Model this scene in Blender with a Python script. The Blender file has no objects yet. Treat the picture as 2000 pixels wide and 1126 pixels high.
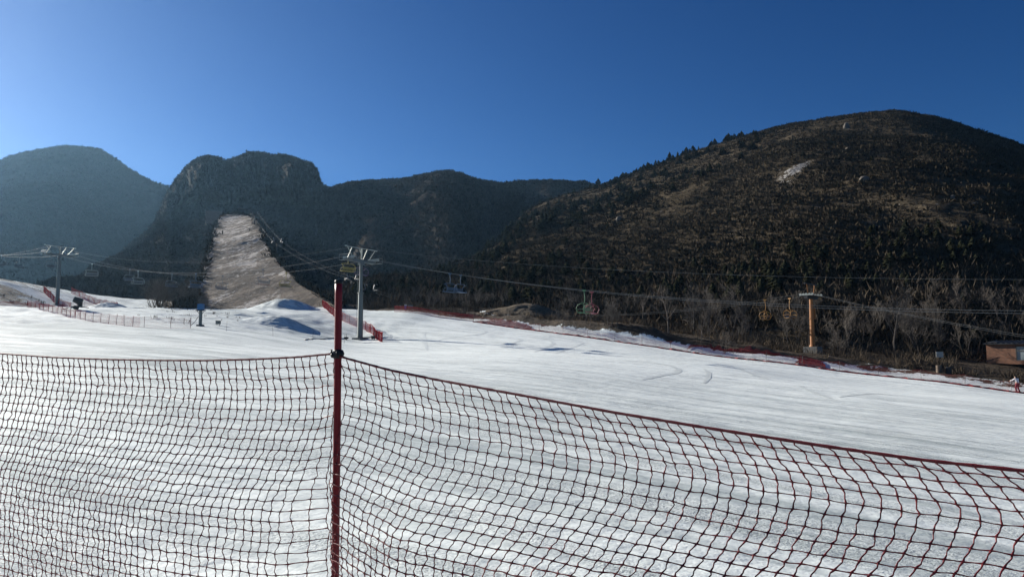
import bpy, math, random
import numpy as np
from mathutils import Vector, Matrix

random.seed(7)
rng = np.random.default_rng(7)
C = bpy.context.scene.collection
SC = bpy.context.scene
R = math.radians
F = 1400.0                     # focal length, in pixels of the 2000 px wide photograph
PITCH = R(5.0)
CAM = np.array([0.0, 0.0, 1.65])
ct, st = math.cos(PITCH), math.sin(PITCH)
SUN_AZ, SUN_EL = R(-54.0), R(21.0)      # azimuth measured from +Y towards +X

# ------------------------------------------------------------------ basics
def ray(px, py):
    cx = (px - 1000.0) / F
    cy = (563.0 - py) / F
    return np.array([cx, ct - cy * st, st + cy * ct])

def P(px, py, d):
    r = ray(px, py)
    return CAM + r * (d / r[1])

def lerp(a, b, t):
    return a + (b - a) * t

def smooth(t):
    t = np.clip(t, 0, 1)
    return t * t * (3 - 2 * t)

# value noise (numpy)
_perm = rng.permutation(512)
_perm = np.concatenate([_perm, _perm, _perm])
_val = rng.random(2048) * 2 - 1
def vnoise(x, y):
    xi = np.floor(x).astype(int); yi = np.floor(y).astype(int)
    xf = x - xi; yf = y - yi
    u = xf * xf * xf * (xf * (xf * 6 - 15) + 10); v = yf * yf * yf * (yf * (yf * 6 - 15) + 10)
    def h(a, b):
        return _val[_perm[(_perm[a & 511] + b) & 511]]
    return lerp(lerp(h(xi, yi), h(xi + 1, yi), u), lerp(h(xi, yi + 1), h(xi + 1, yi + 1), u), v)

def fbm(x, y, n=5, g=0.5):
    x = np.asarray(x, float); y = np.asarray(y, float)
    s = 0; a = 1.0; tot = 0
    for i in range(n):
        s = s + a * vnoise(x * 2 ** i + 17.3 * i, y * 2 ** i + 9.1 * i); tot += a; a *= g
    return s / tot

def ridged(x, y, n=4):
    s = 0; a = 1.0; tot = 0
    for i in range(n):
        s = s + a * (1 - 2 * np.abs(vnoise(x * 2 ** i + 31.7 * i, y * 2 ** i + 5.3 * i))); tot += a; a *= .5
    return s / tot

# ------------------------------------------------------------------ tagging
def tag(o, label=None, cat=None, group=None, kind=None):
    if label: o['label'] = label
    if cat: o['category'] = cat
    if group: o['group'] = group
    if kind: o['kind'] = kind
    return o

def empty(name, loc, rz=0.0):
    o = bpy.data.objects.new(name, None)
    o.location = loc; o.rotation_euler = (0, 0, rz)
    C.objects.link(o)
    return o

def obj(name, me, parent=None):
    o = bpy.data.objects.new(name, me)
    C.objects.link(o)
    if parent is not None: o.parent = parent
    return o

KIDS = {}
def copy_tree(o, parent=None):
    c = o.copy(); C.objects.link(c)
    if parent is not None: c.parent = parent
    for ch in list(o.children):
        copy_tree(ch, c)
    return c

class MB:
    """collects shapes into one mesh"""
    def __init__(s): s.v = []; s.f = []; s.m = []
    def add(s, vs, fs, mi=0):
        n = len(s.v); s.v += [tuple(map(float, p)) for p in vs]
        s.f += [tuple(i + n for i in f) for f in fs]; s.m += [mi] * len(fs)
        return s
    def box(s, c, size, mi=0, rot=None, taper=1.0, bevel=0.0):
        hx, hy, hz = (q / 2 for q in size)
        vs = []
        for z in (-1, 1):
            k = taper if z > 0 else 1.0
            for x, y in ((-1, -1), (1, -1), (1, 1), (-1, 1)):
                vs.append(Vector((x * hx * k, y * hy * k, z * hz)))
        if rot is not None: vs = [rot @ p for p in vs]
        vs = [p + Vector(c) for p in vs]
        return s.add(vs, [(3, 2, 1, 0), (4, 5, 6, 7), (0, 1, 5, 4), (1, 2, 6, 5), (2, 3, 7, 6), (3, 0, 4, 7)], mi)
    def tube(s, pts, r, n=6, mi=0, cap=True):
        pts = [Vector(p) for p in pts]
        k = len(pts)
        rs = r if isinstance(r, (list, tuple, np.ndarray)) else [r] * k
        base = len(s.v); prev = None
        for i, p in enumerate(pts):
            t = (pts[min(i + 1, k - 1)] - pts[max(i - 1, 0)])
            if t.length < 1e-9: t = Vector((0, 0, 1))
            t.normalize()
            if prev is None:
                a = t.orthogonal().normalized()
            else:
                a = prev - t * prev.dot(t)
                a = a.normalized() if a.length > 1e-6 else t.orthogonal().normalized()
            prev = a; b = t.cross(a)
            for j in range(n):
                w = 2 * math.pi * j / n
                q = p + (a * math.cos(w) + b * math.sin(w)) * float(rs[i])
                s.v.append((q.x, q.y, q.z))
        for i in range(k - 1):
            for j in range(n):
                a0 = base + i * n + j; a1 = base + i * n + (j + 1) % n
                s.f.append((a0, a1, a1 + n, a0 + n)); s.m.append(mi)
        if cap and n > 2:
            s.f.append(tuple(base + j for j in reversed(range(n)))); s.m.append(mi)
            s.f.append(tuple(base + (k - 1) * n + j for j in range(n))); s.m.append(mi)
        return s
    def cyl(s, a, b, r, n=12, mi=0): return s.tube([a, b], r, n, mi)
    def mesh(s, name, mats, smooth_=False):
        me = bpy.data.meshes.new(name)
        me.from_pydata(s.v, [], s.f)
        for m in (mats if isinstance(mats, (list, tuple)) else [mats]): me.materials.append(m)
        if any(s.m): me.polygons.foreach_set('material_index', s.m)
        if smooth_: me.polygons.foreach_set('use_smooth', [True] * len(s.f))
        me.update()
        return me
    def build(s, name, mats, parent=None, smooth_=False):
        return obj(name, s.mesh(name, mats, smooth_), parent)

def np_mesh(name, V, Fc, mat, smooth_=False, attr=None):
    """V (n,3), Fc (m,k) with k = 3 or 4"""
    me = bpy.data.meshes.new(name)
    k = Fc.shape[1]
    me.vertices.add(len(V)); me.vertices.foreach_set('co', np.ascontiguousarray(V, np.float32).ravel())
    me.loops.add(Fc.size); me.loops.foreach_set('vertex_index', np.ascontiguousarray(Fc, np.int32).ravel())
    me.polygons.add(len(Fc))
    me.polygons.foreach_set('loop_start', np.arange(0, Fc.size, k, dtype=np.int32))
    me.polygons.foreach_set('loop_total', np.full(len(Fc), k, np.int32))
    if smooth_: me.polygons.foreach_set('use_smooth', np.ones(len(Fc), bool))
    for key, val in (attr or {}).items():
        a = me.attributes.new(key, 'FLOAT', 'POINT')
        a.data.foreach_set('value', np.ascontiguousarray(val, np.float32))
    for m_ in (mat if isinstance(mat, (list, tuple)) else [mat]): me.materials.append(m_)
    me.update(calc_edges=True); me.validate()
    return me

def grid_faces(nr, nc):
    i = np.arange(nr - 1)[:, None] * nc + np.arange(nc - 1)[None, :]
    return np.stack([i, i + 1, i + nc + 1, i + nc], -1).reshape(-1, 4)

# ------------------------------------------------------------------ materials
class NT:
    def __init__(s, name):
        s.m = bpy.data.materials.new(name); s.m.use_nodes = True
        s.t = s.m.node_tree; s.t.nodes.clear()
        s.out = s.t.nodes.new('ShaderNodeOutputMaterial')
    def n(s, typ, ins=None, **kw):
        nd = s.t.nodes.new('ShaderNode' + typ)
        for k, v in kw.items(): setattr(nd, k, v)
        for k, v in (ins or {}).items():
            sock = nd.inputs[k]
            if isinstance(v, bpy.types.NodeSocket): s.t.links.new(v, sock)
            else: sock.default_value = v
        return nd
    def geo(s): return s.n('NewGeometry').outputs['Position']
    def mapping(s, v, scale=(1, 1, 1), rot=(0, 0, 0), loc=(0, 0, 0)):
        return s.n('Mapping', {'Vector': v, 'Scale': scale, 'Rotation': rot, 'Location': loc}).outputs[0]
    def noise(s, v, scale, detail=4, rough=.55, out='Fac', dist=0.0):
        return s.n('TexNoise', {'Vector': v, 'Scale': scale, 'Detail': detail, 'Roughness': rough, 'Distortion': dist}).outputs[out]
    def ramp(s, f, a, b):   # smooth step a..b to 0..1
        return s.n('MapRange', {'Value': f, 'From Min': a, 'From Max': b}, interpolation_type='SMOOTHSTEP').outputs[0]
    def mix(s, f, a, b, mode='MIX'):
        nd = s.t.nodes.new('ShaderNodeMix'); nd.data_type = 'RGBA'; nd.blend_type = mode
        for idx, v in ((0, f), (6, a), (7, b)):
            if isinstance(v, bpy.types.NodeSocket): s.t.links.new(v, nd.inputs[idx])
            else: nd.inputs[idx].default_value = v if idx == 0 else (tuple(v) + (1,))[:4]
        return nd.outputs[2]
    def math(s, op, a, b=0.0, clamp=False):
        nd = s.t.nodes.new('ShaderNodeMath'); nd.operation = op; nd.use_clamp = clamp
        for i, v in enumerate((a, b)):
            if isinstance(v, bpy.types.NodeSocket): s.t.links.new(v, nd.inputs[i])
            else: nd.inputs[i].default_value = v
        return nd.outputs[0]
    def attr(s, name): return s.n('Attribute', attribute_name=name).outputs['Fac']
    def bump(s, h, strength, dist, normal=None):
        ins = {'Height': h, 'Strength': strength, 'Distance': dist}
        if normal is not None: ins['Normal'] = normal
        return s.n('Bump', ins).outputs[0]
    def bsdf(s, col, rough=.8, metal=0.0, normal=None, spec=.3, **kw):
        b = s.n('BsdfPrincipled')
        for k, v in (('Base Color', col), ('Roughness', rough), ('Metallic', metal), ('Specular IOR Level', spec), ('Normal', normal), *kw.items()):
            if v is None: continue
            if isinstance(v, bpy.types.NodeSocket): s.t.links.new(v, b.inputs[k])
            elif k == 'Base Color': b.inputs[k].default_value = (tuple(v) + (1,))[:4]
            else: b.inputs[k].default_value = v
        s.t.links.new(b.outputs[0], s.out.inputs[0])
        return s.m

def paint(name, col, rough=.5, metal=0.0, wear=.25, scale=6.0, worn=None, spec=.4):
    m = NT(name); v = m.n('TexCoord').outputs['Object']
    f = m.ramp(m.noise(v, scale, 5, .65), .45, .75)
    worn = worn or tuple(c * .55 for c in col)
    c = m.mix(m.math('MULTIPLY', f, wear), col, worn)
    return m.bsdf(c, rough, metal, m.bump(m.noise(v, scale * 4, 3), .15, .02), spec)

M = {}
M['net'] = paint('net_cord_red', (.15, .009, .014), .6, wear=.5, scale=30, worn=(.07, .005, .008))
M['rope'] = paint('net_rope_red', (.13, .008, .013), .6, wear=.5, scale=60, worn=(.06, .005, .008))
M['pole'] = paint('pole_red', (.20, .006, .011), .42, wear=.6, scale=14, worn=(.16, .004, .008))
M['black'] = paint('black_rubber', (.012, .012, .013), .55)
M['farnet'] = paint('far_net_red', (.42, .02, .03), .7, wear=.4, scale=.5, worn=(.25, .015, .02))
M['farnet_dark'] = paint('slumped_net_red', (.22, .022, .024), .8, wear=.6, scale=1.5, worn=(.07, .02, .018))
M['stake'] = paint('fence_stake', (.12, .04, .04), .6)
M['stake_dark'] = paint('fence_stake_dark', (.07, .05, .05), .6)
M['galv'] = paint('galvanised_steel', (.14, .16, .155), .5, .4, wear=.6, scale=1.2, worn=(.08, .09, .088))
M['galv_light'] = paint('pale_steel', (.34, .36, .32), .45, .4, wear=.4, scale=3)
M['dark_steel'] = paint('dark_steel', (.035, .036, .038), .55, .4)
M['cable'] = paint('steel_cable', (.15, .16, .165), .6, .2, wear=.3)
M['ochre'] = paint('ochre_paint', (.27, .105, .024), .6, wear=.9, scale=1.1, worn=(.2, .09, .03))
M['yellow'] = paint('chair_yellow', (.27, .22, .05), .5, wear=.4, scale=4)
M['orange'] = paint('chair_orange', (.34, .17, .035), .55, wear=.5, scale=4)
M['blue'] = paint('chair_blue', (.022, .065, .13), .5, wear=.4, scale=4)
M['pink'] = paint('chair_red', (.28, .07, .085), .5, wear=.4, scale=4)
M['green'] = paint('chair_green', (.09, .19, .10), .5, wear=.4, scale=4)
M['grey'] = paint('chair_grey', (.13, .145, .16), .5, wear=.4, scale=4)
M['purple'] = paint('chair_purple', (.14, .08, .18), .5, wear=.4, scale=4)
M['seat_dark'] = paint('seat_dark', (.03, .04, .07), .6)
M['seat_red'] = paint('seat_dull_red', (.20, .06, .06), .6)
M['box_blue'] = paint('box_blue', (.03, .13, .30), .45)
M['sign_blue'] = paint('sign_blue', (.05, .14, .42), .5)
M['concrete'] = paint('concrete', (.15, .15, .14), .9, wear=.7, scale=2.5)
M['stone_light'] = paint('pale_stone', (.24, .215, .18), .95, wear=.7, scale=1.0)
M['white_board'] = paint('board_white', (.42, .41, .37), .7, wear=.5, scale=3, worn=(.3, .29, .26))
M['skin'] = paint('skin', (.45, .28, .2), .6)
M['jacket'] = paint('jacket_white', (.62, .6, .62), .7)
M['trousers'] = paint('trousers_red', (.16, .025, .04), .8)
M['hair'] = paint('hair_black', (.01, .009, .008), .6)
M['glass'] = paint('window_glass', (.22, .26, .27), .12, spec=.6)
M['wood'] = paint('old_wood', (.13, .10, .075), .85, wear=.6, scale=3)
M['stone'] = paint('stone_wall', (.13, .115, .095), .95, wear=.7, scale=1.0)

def mat_snow(masked):
    m = NT('snow_and_earth' if masked else 'snow')
    pos = m.geo()
    ang = math.atan2(-.55, .84)
    v = m.mapping(pos, (1, 1, 1), (0, 0, -ang))      # x' runs along the slope's grooming direction
    s1 = m.noise(m.mapping(v, (.030, .42, .2)), 1.0, 5, .6)
    s2 = m.noise(m.mapping(v, (.10, 2.4, 1)), 1.0, 4, .6)
    s3 = m.noise(m.mapping(v, (.010, .09, .1)), 1.0, 4, .55, dist=.4)
    grain = m.noise(pos, 22, 4, .7)
    clod = m.noise(pos, 55, 3, .6)
    patch = m.ramp(s3, .42, .62)
    icy = m.math('ADD', m.math('MULTIPLY', m.ramp(s1, .46, .64), .34), .20)
    icy = m.math('ADD', icy, m.math('MULTIPLY', m.ramp(s2, .48, .62), .38))
    s4 = m.noise(m.mapping(v, (.05, 6.0, 1)), 1.0, 3, .5)
    icy = m.math('ADD', icy, m.math('MULTIPLY', m.ramp(s4, .52, .62), .20))
    icy = m.math('ADD', icy, m.math('MULTIPLY', patch, .26), True)
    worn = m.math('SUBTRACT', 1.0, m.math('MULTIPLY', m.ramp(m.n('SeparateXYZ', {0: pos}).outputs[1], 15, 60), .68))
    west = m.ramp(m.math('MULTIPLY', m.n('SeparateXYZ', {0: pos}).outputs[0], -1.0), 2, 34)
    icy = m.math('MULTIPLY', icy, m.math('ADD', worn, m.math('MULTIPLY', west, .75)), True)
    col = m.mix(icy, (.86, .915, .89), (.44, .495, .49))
    # rough, crumbled strips close to the side of the run
    strip = m.ramp(m.noise(m.mapping(v, (.16, .9, 1)), 1.0, 4, .6), .44, .60)
    crumb_shade = m.math('MULTIPLY', m.ramp(m.noise(pos, 36, 3, .7), .50, .60), strip)
    col = m.mix(m.math('MULTIPLY', crumb_shade, .75), col, (.16, .185, .19))  # shade among the snow crumbs, put into the colour as dark specks
    lump = m.ramp(m.noise(pos, 14, 4, .7), .54, .66)
    col = m.mix(m.math('MULTIPLY', m.math('MULTIPLY', lump, strip), .30), col, (.40, .44, .45))
    h = m.math('MULTIPLY', m.math('ADD', grain, m.math('MULTIPLY', clod, .6)), m.math('ADD', m.math('MULTIPLY', strip, 1.0), .22))
    n0 = m.bump(s2, .5, .10)
    n1 = m.bump(m.noise(pos, 1.6, 5, .6), .5, .10, n0)
    nrm = m.bump(h, .75, .018, n1)
    if not masked:
        return m.bsdf(col, .7, 0, nrm, .12)
    sn = m.attr('snow')
    breakup = m.math('ADD', m.math('MULTIPLY', m.math('SUBTRACT', m.noise(pos, .55, 6, .7), .5), 1.5),
                     m.math('MULTIPLY', m.math('SUBTRACT', m.noise(pos, 3.0, 4, .6), .5), .5))
    k = m.ramp(m.math('ADD', sn, breakup), .44, .56)
    e1 = m.mix(m.ramp(m.noise(pos, .35, 5, .65), .38, .66), (.036, .028, .021), (.088, .067, .047))
    earth = m.mix(m.math('MULTIPLY', m.ramp(m.noise(pos, 2.2, 5, .7), .5, .7), .5), e1, (.028, .022, .018))
    tan = m.attr('tan')
    earth = m.mix(m.math('MULTIPLY', tan, .8), earth, m.mix(m.ramp(m.noise(pos, 1.3, 4, .7), .35, .7), (.22, .17, .11), (.10, .08, .055)))
    nE = m.bump(m.noise(pos, 1.2, 6, .75), 1.0, .9)
    colf = m.mix(k, earth, col)
    nf = m.n('Mix', data_type='VECTOR')
    m.t.links.new(k, nf.inputs[0]); m.t.links.new(nE, nf.inputs[4]); m.t.links.new(nrm, nf.inputs[5])
    return m.bsdf(colf, .72, 0, nf.outputs[1], .10)
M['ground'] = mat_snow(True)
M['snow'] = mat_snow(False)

def mat_hill(name, dark, mid, light, rocky=0.0, snowy=.0, sc=1.0):
    m = NT(name); pos = m.geo()
    a = m.ramp(m.noise(pos, .018 * sc, 5, .6), .36, .66)
    b = m.ramp(m.noise(pos, .12 * sc, 6, .68), .40, .66)
    col = m.mix(a, dark, mid)
    col = m.mix(m.math('MULTIPLY', b, .55), col, light)
    dk = m.ramp(m.noise(pos, .45 * sc, 4, .65), .50, .62)
    col = m.mix(m.math('MULTIPLY', dk, .6), col, tuple(c * .45 for c in dark))
    # terraces and outcrops: stretched along the contour
    z = m.mapping(pos, (.02 * sc, .02 * sc, .28 * sc))
    rk = m.math('MULTIPLY', m.ramp(m.noise(z, 1.0, 6, .68), .60, .70), m.ramp(m.noise(pos, .3 * sc, 4, .7), .5, .62))
    col = m.mix(m.math('MULTIPLY', rk, .55 if rocky >= .3 else .06), col, (.17, .15, .125))
    if rocky:
        nz = m.n('SeparateXYZ', {0: m.n('NewGeometry').outputs['True Normal']}).outputs[2]
        steep = m.math('SUBTRACT', 1.0, m.ramp(nz, .38, .62))
        crack = m.noise(m.mapping(pos, (.09, .09, .075)), 1.0, 7, .75, dist=1.0)
        rcol = m.mix(m.ramp(crack, .38, .66), (.045, .043, .04), (.26, .245, .22))
        col = m.mix(m.math('MULTIPLY', steep, rocky), col, rcol)
    if snowy:
        sp = m.math('MULTIPLY', m.ramp(m.noise(m.mapping(pos, (.5, .5, 1.6)), sc, 4, .7), .66, .71), m.ramp(m.noise(pos, .03, 3), .5, .62))
        col = m.mix(m.math('MULTIPLY', sp, snowy), col, (.7, .72, .74))
    sc_attr = m.attr('scree')
    scr = m.ramp(m.math('ADD', sc_attr, m.math('MULTIPLY', m.math('SUBTRACT', m.noise(pos, .5, 6, .82), .5), 3.4)), .62, .74)
    scr = m.math('MULTIPLY', scr, m.ramp(sc_attr, .04, .16))
    col = m.mix(scr, col, m.mix(m.ramp(m.noise(pos, 1.5, 3), .4, .6), (.15, .14, .13), (.40, .39, .37)))
    n1 = m.bump(m.noise(pos, .22 * sc, 6, .7), .9, 2.2 / sc)
    return m.bsdf(col, 1.0, 0, n1, 0.0)
M['hill_right'] = mat_hill('scrub_hill_brown', (.048, .040, .028), (.074, .060, .042), (.112, .090, .063), .3, .35)
M['hill_mid'] = mat_hill('scrub_mountain', (.036, .033, .030), (.058, .051, .045), (.088, .076, .064), .2, .3, .7)
M['hill_rock'] = mat_hill('rocky_mountain', (.036, .034, .031), (.060, .054, .047), (.10, .088, .073), .9, .45, .7)
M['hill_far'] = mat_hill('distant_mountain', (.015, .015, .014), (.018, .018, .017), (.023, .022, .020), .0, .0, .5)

def mat_run():
    m = NT('cleared_run_grass_and_snow'); pos = m.geo()
    a = m.ramp(m.noise(m.mapping(pos, (.16, .045, .1)), 1.0, 6, .68, dist=.8), .38, .62)
    col = m.mix(a, (.055, .045, .036), (.17, .14, .108))
    col = m.mix(m.math('MULTIPLY', m.ramp(m.noise(m.mapping(pos, (.50, .11, .4)), 1.0, 5, .75, dist=.6), .5, .62), .7), col, (.032, .026, .021))
    s1 = m.noise(m.mapping(pos, (.17, .036, .1)), 1.0, 7, .74, dist=1.2)
    fine = m.noise(m.mapping(pos, (1.1, .30, .8)), 1.0, 5, .75)
    k = m.ramp(m.math('ADD', m.math('MULTIPLY', s1, .6), m.math('ADD', m.math('MULTIPLY', fine, .4), m.math('MULTIPLY', m.attr('scree'), .06))), .505, .61)
    col = m.mix(m.math('MULTIPLY', k, .74), col, (.58, .55, .51))
    n1 = m.bump(m.noise(pos, .5, 6, .7), .9, 1.0)
    return m.bsdf(col, .9, 0, n1, .1)
M['run'] = mat_run()

def mat_tint(name, cols, rough=.9):
    m = NT(name); t = m.attr('tint')
    c = cols[0]
    for i in range(1, len(cols)):
        c = m.mix(m.ramp(t, (i - 1) / (len(cols) - 1), i / (len(cols) - 1)), c, cols[i])
    return m.bsdf(c, 1.0, 0, None, 0.0)
M['scrub'] = mat_tint('bare_scrub', [(.016, .014, .010), (.036, .030, .021), (.056, .046, .032), (.085, .068, .047)])
M['scrub_far'] = mat_tint('far_scrub', [(.026, .024, .021), (.054, .048, .041), (.095, .083, .068)])
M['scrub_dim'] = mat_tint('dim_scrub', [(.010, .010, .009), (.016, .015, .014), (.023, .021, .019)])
M['brush'] = mat_tint('grey_brown_brush', [(.048, .038, .029), (.088, .071, .053), (.15, .122, .09)])
M['conifer'] = mat_tint('conifer_needles', [(.013, .015, .009), (.026, .028, .016), (.044, .044, .026)])
M['reed'] = mat_tint('dry_grass', [(.05, .04, .03), (.12, .09, .058), (.20, .15, .095)])
M['bark'] = paint('bark', (.075, .062, .052), .95, wear=.5, scale=3)
M['twig'] = paint('pale_twigs', (.112, .097, .081), .9, wear=.4, scale=2)
M['twig_dark'] = paint('dark_twigs', (.075, .063, .053), .9, wear=.4, scale=2)

def mat_brick():
    m = NT('old_brick'); v = m.n('TexCoord').outputs['Object']
    sw = m.n('SeparateXYZ', {0: v})
    uv = m.n('CombineXYZ', {0: m.math('ADD', sw.outputs[0], sw.outputs[1]), 1: sw.outputs[2]}).outputs[0]
    b = m.n('TexBrick', {'Vector': uv, 'Color1': (.30, .115, .055, 1), 'Color2': (.20, .08, .042, 1), 'Mortar': (.20, .17, .14, 1), 'Scale': 1.0, 'Mortar Size': .012, 'Brick Width': .25, 'Row Height': .08})
    col = m.mix(m.math('MULTIPLY', m.ramp(m.noise(v, 1.5, 5, .7), .45, .7), .5), b.outputs[0], (.10, .06, .04))
    return m.bsdf(col, .9, 0, m.bump(b.outputs['Fac'], .5, .01), .1)
M['brick'] = mat_brick()

# ------------------------------------------------------------------ ground height (thin-plate spline)
ctrl_world = [(0, 0, 0), (-4, 3, -.05), (-3.2, 4.5, -.08), (4, 2, -.40), (-6, -2, .1), (6, -3, -.7), (0, 6, .03), (2, 1.5, -.14), (-1, -3, 0), (9, 8, -.85), (-7, 9, .35)]
ctrl_px = [(1000, 902, 10), (1000, 779, 20), (1000, 718, 40), (1000, 697, 60), (1000, 681, 82), (1000, 640.5, 112.6),
           (2000, 877, 20), (2000, 811, 40), (2000, 783, 60), (2000, 768, 76.5),
           (1400, 797, 25), (1400, 748, 48), (1400, 713, 74), (1400, 696, 94.5),
           (700, 769, 20), (700, 706, 40), (700, 684, 70), (703, 661, 105), (747, 667, 98),
           (400, 788, 15), (400, 694, 35), (400, 660, 58), (400, 643, 76), (390, 634, 90), (400, 603, 140),
           (0, 780, 16), (0, 692, 36), (0, 648, 62), (0, 614, 96), (53, 600, 110),
           (112, 600, 150), (200, 603, 140), (150, 592, 165), (200, 580, 185), (250, 571, 200), (270, 600, 142),
           (0, 589, 138), (0, 547, 160), (100, 573, 170), (-300, 600, 100), (-300, 520, 170), (-300, 700, 35),
           (630, 598, 145), (560, 617, 118), (480, 647, 84), (581, 661, 83), (640, 641, 112),
           (800, 611, 124), (720, 605, 138), (1250, 673, 100.7), (1650, 727, 86.2), (850, 620, 121), (926, 629, 117), (1137, 658, 105.7),
           (1588, 695, 97), (1950, 716, 93), (1300, 655, 113), (1400, 676, 105), (1100, 630, 121), (1000, 611, 131), (900, 604, 137), (800, 600, 142),
           (700, 592, 172), (400, 588, 190), (550, 592, 175), (250, 560, 235), (100, 560, 235), (2400, 805, 72), (2400, 770, 100), (2400, 940, 18),
           (1600, 640, 150), (1200, 610, 150), (2000, 650, 150)]
pts = [np.array(p, float) for p in ctrl_world]
for px, py, d in ctrl_px: pts.append(P(px, py, d))
pts = np.array(pts)
def tkey(x, y):
    r = np.sqrt(x * x + (y + 6) ** 2)
    return np.stack([np.arctan2(x, y + 6) * 1.6, np.log(r)], -1)
K0 = tkey(pts[:, 0], pts[:, 1])
def tps_u(r2): return np.where(r2 > 1e-12, .5 * r2 * np.log(np.maximum(r2, 1e-12)), 0)
_n = len(pts)
D2 = ((K0[:, None] - K0[None]) ** 2).sum(-1)
A = np.zeros((_n + 3, _n + 3)); A[:_n, :_n] = tps_u(D2) + np.eye(_n) * 2e-4
A[:_n, _n] = 1; A[:_n, _n + 1:] = K0; A[_n:, :_n] = A[:_n, _n:].T
W = np.linalg.solve(A, np.concatenate([pts[:, 2], np.zeros(3)]))

bound_px = [(640, 599, 140), (700, 601, 134), (770, 605, 127), (800, 611.5, 124), (850, 620, 121), (926, 629, 117), (1025, 644, 111.4), (1137, 658, 105.7), (1250, 673, 100.7),
            (1425, 700, 93.8), (1550, 714, 89.4), (1650, 727, 86.2), (1808, 747, 81.6), (2000, 768, 76.5), (2250, 797, 70)]
BND = np.array([P(*b)[:2] for b in bound_px])
def side_dist(x, y):
    """signed distance to the run's right hand edge: positive outside (towards the hill), and the px position along it"""
    x = np.asarray(x, float); y = np.asarray(y, float)
    best = np.full(x.shape, 1e9); sgn = np.zeros(x.shape); along = np.zeros(x.shape)
    for i in range(len(BND) - 1):
        a = BND[i]; b = BND[i + 1]; e = b - a; L2 = e @ e
        lo = -3.0 if i == 0 else 0.0
        hi = 4.0 if i == len(BND) - 2 else 1.0
        t = np.clip(((x - a[0]) * e[0] + (y - a[1]) * e[1]) / L2, lo, hi)
        dx = x - a[0] - t * e[0]; dy = y - a[1] - t * e[1]
        d = np.hypot(dx, dy); m = d < best
        s = np.sign(e[0] * dy - e[1] * dx)
        best = np.where(m, d, best); sgn = np.where(m, s, sgn)
        along = np.where(m, lerp(bound_px[i][0], bound_px[i + 1][0], t), along)
    return best * sgn, along

def tps(x, y):
    x = np.asarray(x, float); y = np.asarray(y, float)
    shp = x.shape; k = tkey(x.ravel(), y.ravel()); out = np.zeros(len(k))
    for i in range(0, len(k), 20000):
        kk = k[i:i + 20000]
        out[i:i + 20000] = tps_u(((kk[:, None] - K0[None]) ** 2).sum(-1)) @ W[:_n] + W[_n] + kk @ W[_n + 1:]
    return out.reshape(shp)

BERM_X = [600, 900, 930, 1000, 1060, 1130, 1250, 1350, 1450, 1600, 1700, 2000, 2300]
BERM_H = [0, .0, .7, 1.6, 1.5, 2.0, 2.1, 1.9, 1.3, .9, .5, .4, .4]
def ground(x, y, detail=True):
    x = np.asarray(x, float); y = np.asarray(y, float)
    z = tps(x, y)
    sd, al = side_dist(x, y)
    h = np.interp(al, BERM_X, BERM_H) * (1 + .35 * fbm(x * .22, y * .22, 3))
    c = 4.6 + 1.2 * fbm(x * .11 + 7, y * .11, 2)
    b = np.where(sd < c, smooth((sd - .3) / (c - .3)), 1 - .75 * smooth((sd - c) / 3.5))
    z = z + h * b
    z = z - 14 * smooth((y - 186) / 45) * smooth((-x - 60) / 40)      # the valley floor drops away behind the road on the left
    if detail:
        out = smooth((sd - 1) / 6)
        z = z + out * (.45 * fbm(x * .25, y * .25, 4)) + (1 - out) * (.10 * fbm(x * .05, y * .08, 3) + .03 * fbm(x * .5, y * .5, 3)) * smooth((np.hypot(x, y) - 4) / 12)
        # the levelled ground behind the run on the left is lumpy
        lump = smooth((np.hypot(x, y) - 84) / 20) * smooth((-12 - x) / 12)
        z = z + lump * .22 * fbm(x * .3 + 40, y * .3, 4)
    return z

def gz(x, y): return float(ground(np.array([x]), np.array([y]))[0])
def hit(px, py, d0=3.0, d1=260.0):
    """where the line of sight through a photo pixel meets the ground"""
    r = ray(px, py); r = r / r[1]
    d = np.exp(np.linspace(math.log(d0), math.log(d1), 1600))
    q = CAM[None] + r[None] * d[:, None]
    below = q[:, 2] < ground(q[:, 0], q[:, 1])
    i = int(np.argmax(below)) if below.any() else len(d) - 1
    x, y = q[i, 0], q[i, 1]
    return np.array([x, y, gz(x, y)])
def onground(px, py, d):
    q = P(px, py, d); return np.array([q[0], q[1], gz(q[0], q[1])])

# ------------------------------------------------------------------ ground sheet
naz, nr = 760, 620
az = np.linspace(R(-62), R(62), naz)
rr = np.exp(np.linspace(math.log(.8), math.log(330), nr))
AZ, RR = np.meshgrid(az, rr)
GX = RR * np.sin(AZ); GY = RR * np.cos(AZ) - .6
GZ = ground(GX, GY)
sd, al = side_dist(GX, GY)
u_px = 1000 + F * GX / np.maximum(GY, .1)
snow = np.ones_like(GX)
outer = smooth((sd - .5) / 6.5)
cov = np.interp(al, [600, 900, 930, 1060, 1130, 1300, 1400, 1500, 1700, 2000], [.30, .30, .05, .05, .16, .20, .12, .14, .40, .48])
snow = np.where(sd > 0, lerp(1.15, cov, smooth((sd - 1.3) / 1.6)), snow)
snow = np.where(sd > 5.2, lerp(snow, .12, smooth((sd - 4.6) / 2.0)), snow)
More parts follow.
